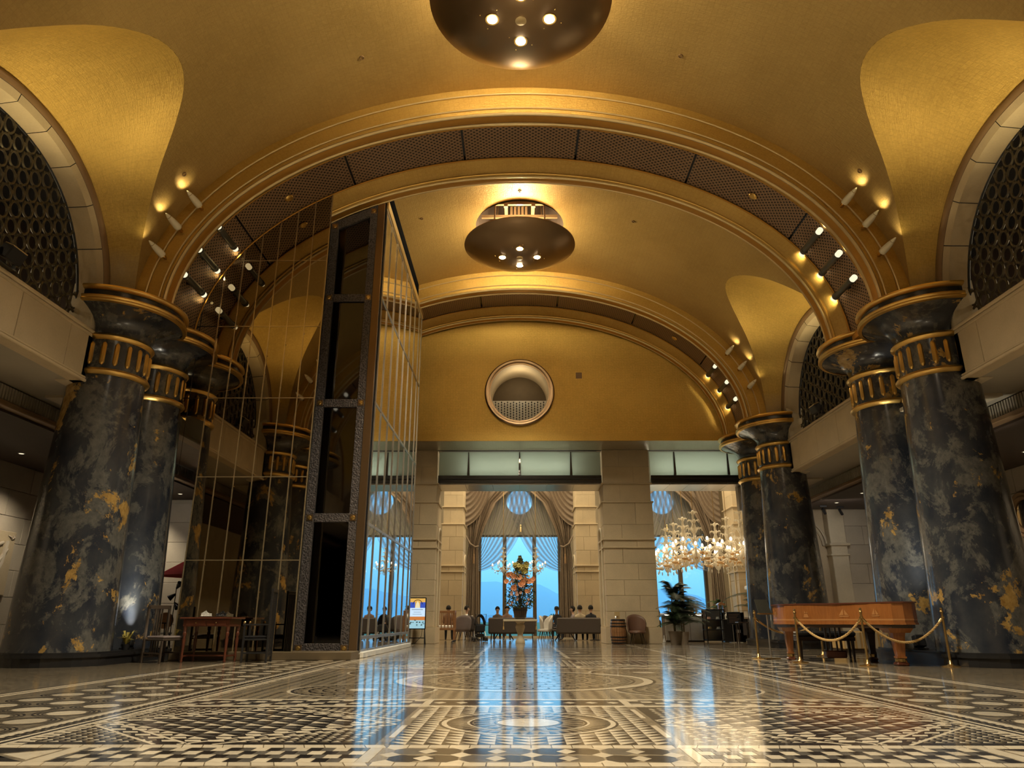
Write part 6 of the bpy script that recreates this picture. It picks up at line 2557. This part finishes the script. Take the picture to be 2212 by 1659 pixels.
for z0, z1 in ((.08, .43), (.47, .80), (.84, 1.18)):
    MB().box(.02, .70, -.012, -.006, z0, z1).build('glass_pane', M_pane, t)
MB().box(.02, .70, .58, .6, .08, 1.18).build('back', M_chrome, t)
for k in range(4):
    o = MB().lathe([(0, 0), (.09, 0), (.10, .02), (.07, .025), (.07, .09), (0, .10)], 16).build('cake', (M_petal2, M_white, M_giltpale, M_fabwhite)[k], None, 40)
    o.location = (7.46 + .34 * (k % 2), 29.85, .84 if k < 2 else .47)
    tag(o, ('pink cake on the upper shelf of the display case', 'white cake on the upper shelf of the display case', 'golden cake on the middle shelf of the display case', 'cream cake on the middle shelf of the display case')[k], 'cake', 'cakes in the display case')
t = thing('shelf_unit', 'black open shelving beside the cake display case', 'shelf', (8.2, 29.9, 0))
for x in (-.15, .22, .58):
    MB().box(x - .015, x + .015, -.2, .3, 0, 1.1).build('upright', M_black, t)
for z in (.03, .32, .62, 1.08):
    MB().box(-.15, .58, -.2, .3, z - .015, z + .015).build('shelf', M_black, t)
MB().box(-.15, .58, .28, .3, 0, 1.1).build('back', M_darkwood, t)
for k, (x, z, mt, lab) in enumerate(((8.1, .335, M_reveal, 'tan box on the lower shelf of the black shelving'), (8.55, .335, M_white, 'white box on the lower shelf of the black shelving'), (8.3, .635, M_brownmould, 'brown box on the middle shelf of the black shelving'))):
    o = MB().box(-.09, .09, -.12, .1, 0, .12, 0, .008).build('box', mt, None, loc=(x, 29.9, z)); tag(o, lab, 'box', 'boxes on the black shelving')
t = thing('sanitizer_bottle', 'white pump bottle on the shelf ledge by the menu stand', 'bottle', (8.05, 29.5, .84))
MB().box(-.16, .16, -.09, .09, -.84, -.0, 0, .006).build('stand', M_black, t)
MB().lathe([(0, 0), (.06, 0), (.06, .16), (.02, .2), (.015, .24), (0, .24)], 14).build('body', M_white, t, 40)
MB().box(-.05, .012, -.012, .012, .24, .26).build('pump', M_white, t)
MB().box(-.03, .03, -.0615, -.0605, .04, .12).build('label', M_tgrey, t)
t = thing('menu_stand', 'black menu board on a slim metal stand before the bar', 'sign', (8.16, 28.75, 0))
MB().box(-.26, .26, -.02, .02, .66, 1.12, 0, .008, M=Matrix.Rotation(rad(-8), 4, 'X')).build('board', M_black, t)
m = MB()
for k in range(6):
    m.box(-.2, .1 + .05 * (k % 3), .0, .004, .74 + .055 * k, .75 + .055 * k, M=Matrix.Rotation(rad(-8), 4, 'X') @ Matrix.Translation((0, -.025, 0)))
stuff(m.build('printed_lines', M_brownmould, t))
for x in (-.08, .08):
    m = MB(); m.tube([(x, .1, .02), (x, .1, .75)], .012, 6); m.build('pole', M_chrome, t)
MB().box(-.22, .22, -.05, .25, 0, .02, 0, .006).build('base', M_chrome, t)
t = thing('lectern', 'black reception lectern with slanted pale top by the far columns', 'lectern', (9.15, 29.2, 0))
MB().box(-.42, .5, 0, .5, .05, .86, 0, .01).build('body', M_black, t)
m = MB(); m.prism([(-.52, -.1), (.55, -.1), (.55, .5), (-.35, .5)], 0, .04, M=Matrix.Translation((0, 0, .92)) @ Matrix.Rotation(rad(22), 4, 'X')); m.build('top', M_chrome, t)
for k in range(4):
    m = MB(); m.tube([(-.36 + .26 * k, -.02, .05), (-.36 + .26 * k, -.02, .9)], .012, 6); m.build('rod', M_chrome, t)
t = thing('lantern', 'small gabled wooden lantern on the back bar', 'lantern', (8.75, 32.8, 1.02))
for x in (-.1, .1):
    MB().box(x - .015, x + .015, -.1, .1, 0, .42).build('post', M_midwood, t)
MB().box(-.13, .13, -.12, .12, 0, .03).build('base', M_midwood, t)
MB().prism([(-.18, 0), (.18, 0), (.10, .08), (0, .12), (-.10, .08)], -.15, .15, M=Matrix.Translation((0, 0, .42)) @ Matrix.Rotation(rad(90), 4, 'X')).build('gable_roof', M_midwood, t)
t = thing('back_bar', 'long white back bar cabinet behind the shelving', 'cabinet', (0, 0, 0))
MB().box(7.6, 9.6, 32.3, 32.85, 0, .96, 0, .01).build('carcass', M_white, t)
MB().box(7.55, 9.62, 32.2, 32.85, .97, 1.02, 0, .01).build('worktop', M_white, t)
for k in range(3):
    d_ = MB().box(7.62 + .6 * k, 8.18 + .6 * k, 32.28, 32.3, .08, .92, 0, .005).build('door', M_white, t)
    MB().box(8.1 + .6 * k, 8.13 + .6 * k, 32.26, 32.28, .5, .65).build('handle', M_chrome, d_)
t = thing('cupboard', 'orange wood cupboard with pale cornice behind the far columns', 'cupboard', (10.5, 32.0, 0))
MB().box(-.55, .6, 0, .4, 0, 2.05).build('carcass', M_midwood, t)
MB().box(-.75, .75, -.12, .45, 2.05, 2.22, 0, .03).build('cornice', M_white, t)
MB().box(-.62, -.36, -.03, .0, 0, 2.0).build('pilaster', M_giltpale, t)
for k in range(3):
    dd = MB().box(-.33 + .31 * k, -.05 + .31 * k, -.025, 0, .1, 1.98, 0, .006).build('door', wood('orange_wood', (.55, .17, .04), (.42, .11, .025)) if k == 0 else MATS['orange_wood'], t)
    MB().ball((-.08 + .31 * k, -.035, 1.0), .015, 8, 6).build('knob', M_brass, dd)
t = thing('service_stool', 'slim dark towel rail stool beside the far marble columns', 'stool', (7.95, 27.0, 0))
for x in (-.2, .2):
    m = MB(); m.tube([(x, 0, 0), (x * .8, 0, .72)], .018, 6); m.build('leg', M_darkwood, t)
    m = MB(); m.tube([(x, .3, 0), (x * .8, .3, .72)], .018, 6); m.build('leg', M_darkwood, t)
MB().box(-.2, .2, -.05, .35, .70, .74, 0, .01).build('top', M_darkwood, t)
MB().box(-.05, .08, -.06, -.05, .3, .70).build('towel', M_fabgrey, t)

# ================================================================ OUTSIDE PLANTING
for k, (x, y, h) in enumerate(((1.75, 39.2, 1.1), (3.2, 39.6, .9), (-2.6, 39.5, .8), (8.8, 39.6, .9), (5.8, 39.3, .9))):
    t = thing('garden_bush', ('leafy pale green bush outside the middle window, right pane', 'low green bush outside behind the right-hand guests', 'low green bush outside the left pane of the middle window', 'low green bush outside the bar window', 'low green bush outside beside the big palm')[k], 'bush', (x, y, -.02), 0, 'bushes on the terrace')
    m = MB()
    for q in range(420):
        a = fr.uniform(0, 2 * PI); z = fr.random() * h; r = .62 * math.sqrt(max(0, 1 - (z / h) ** 2)) * fr.uniform(.4, 1.1)
        p = Vector((r * math.cos(a), r * math.sin(a), z)); d = Vector((fr.uniform(-1, 1), fr.uniform(-1, 1), fr.uniform(0, 1))).normalized() * .11; s_ = Vector((-d.y, d.x, .02)) * .4
        m.add([p, p + d * .5 + s_, p + d, p + d * .5 - s_], [(0, 1, 2, 3)])
    stuff(m.build('foliage', MATS.get('hazy_bush') or plain('hazy_bush', (.17, .28, .16), .8, 0, .3, 6), t))
    m = MB(); m.tube([(0, 0, 0), (.02, 0, h * .5)], .03, 6); m.build('stem', M_stem, t)
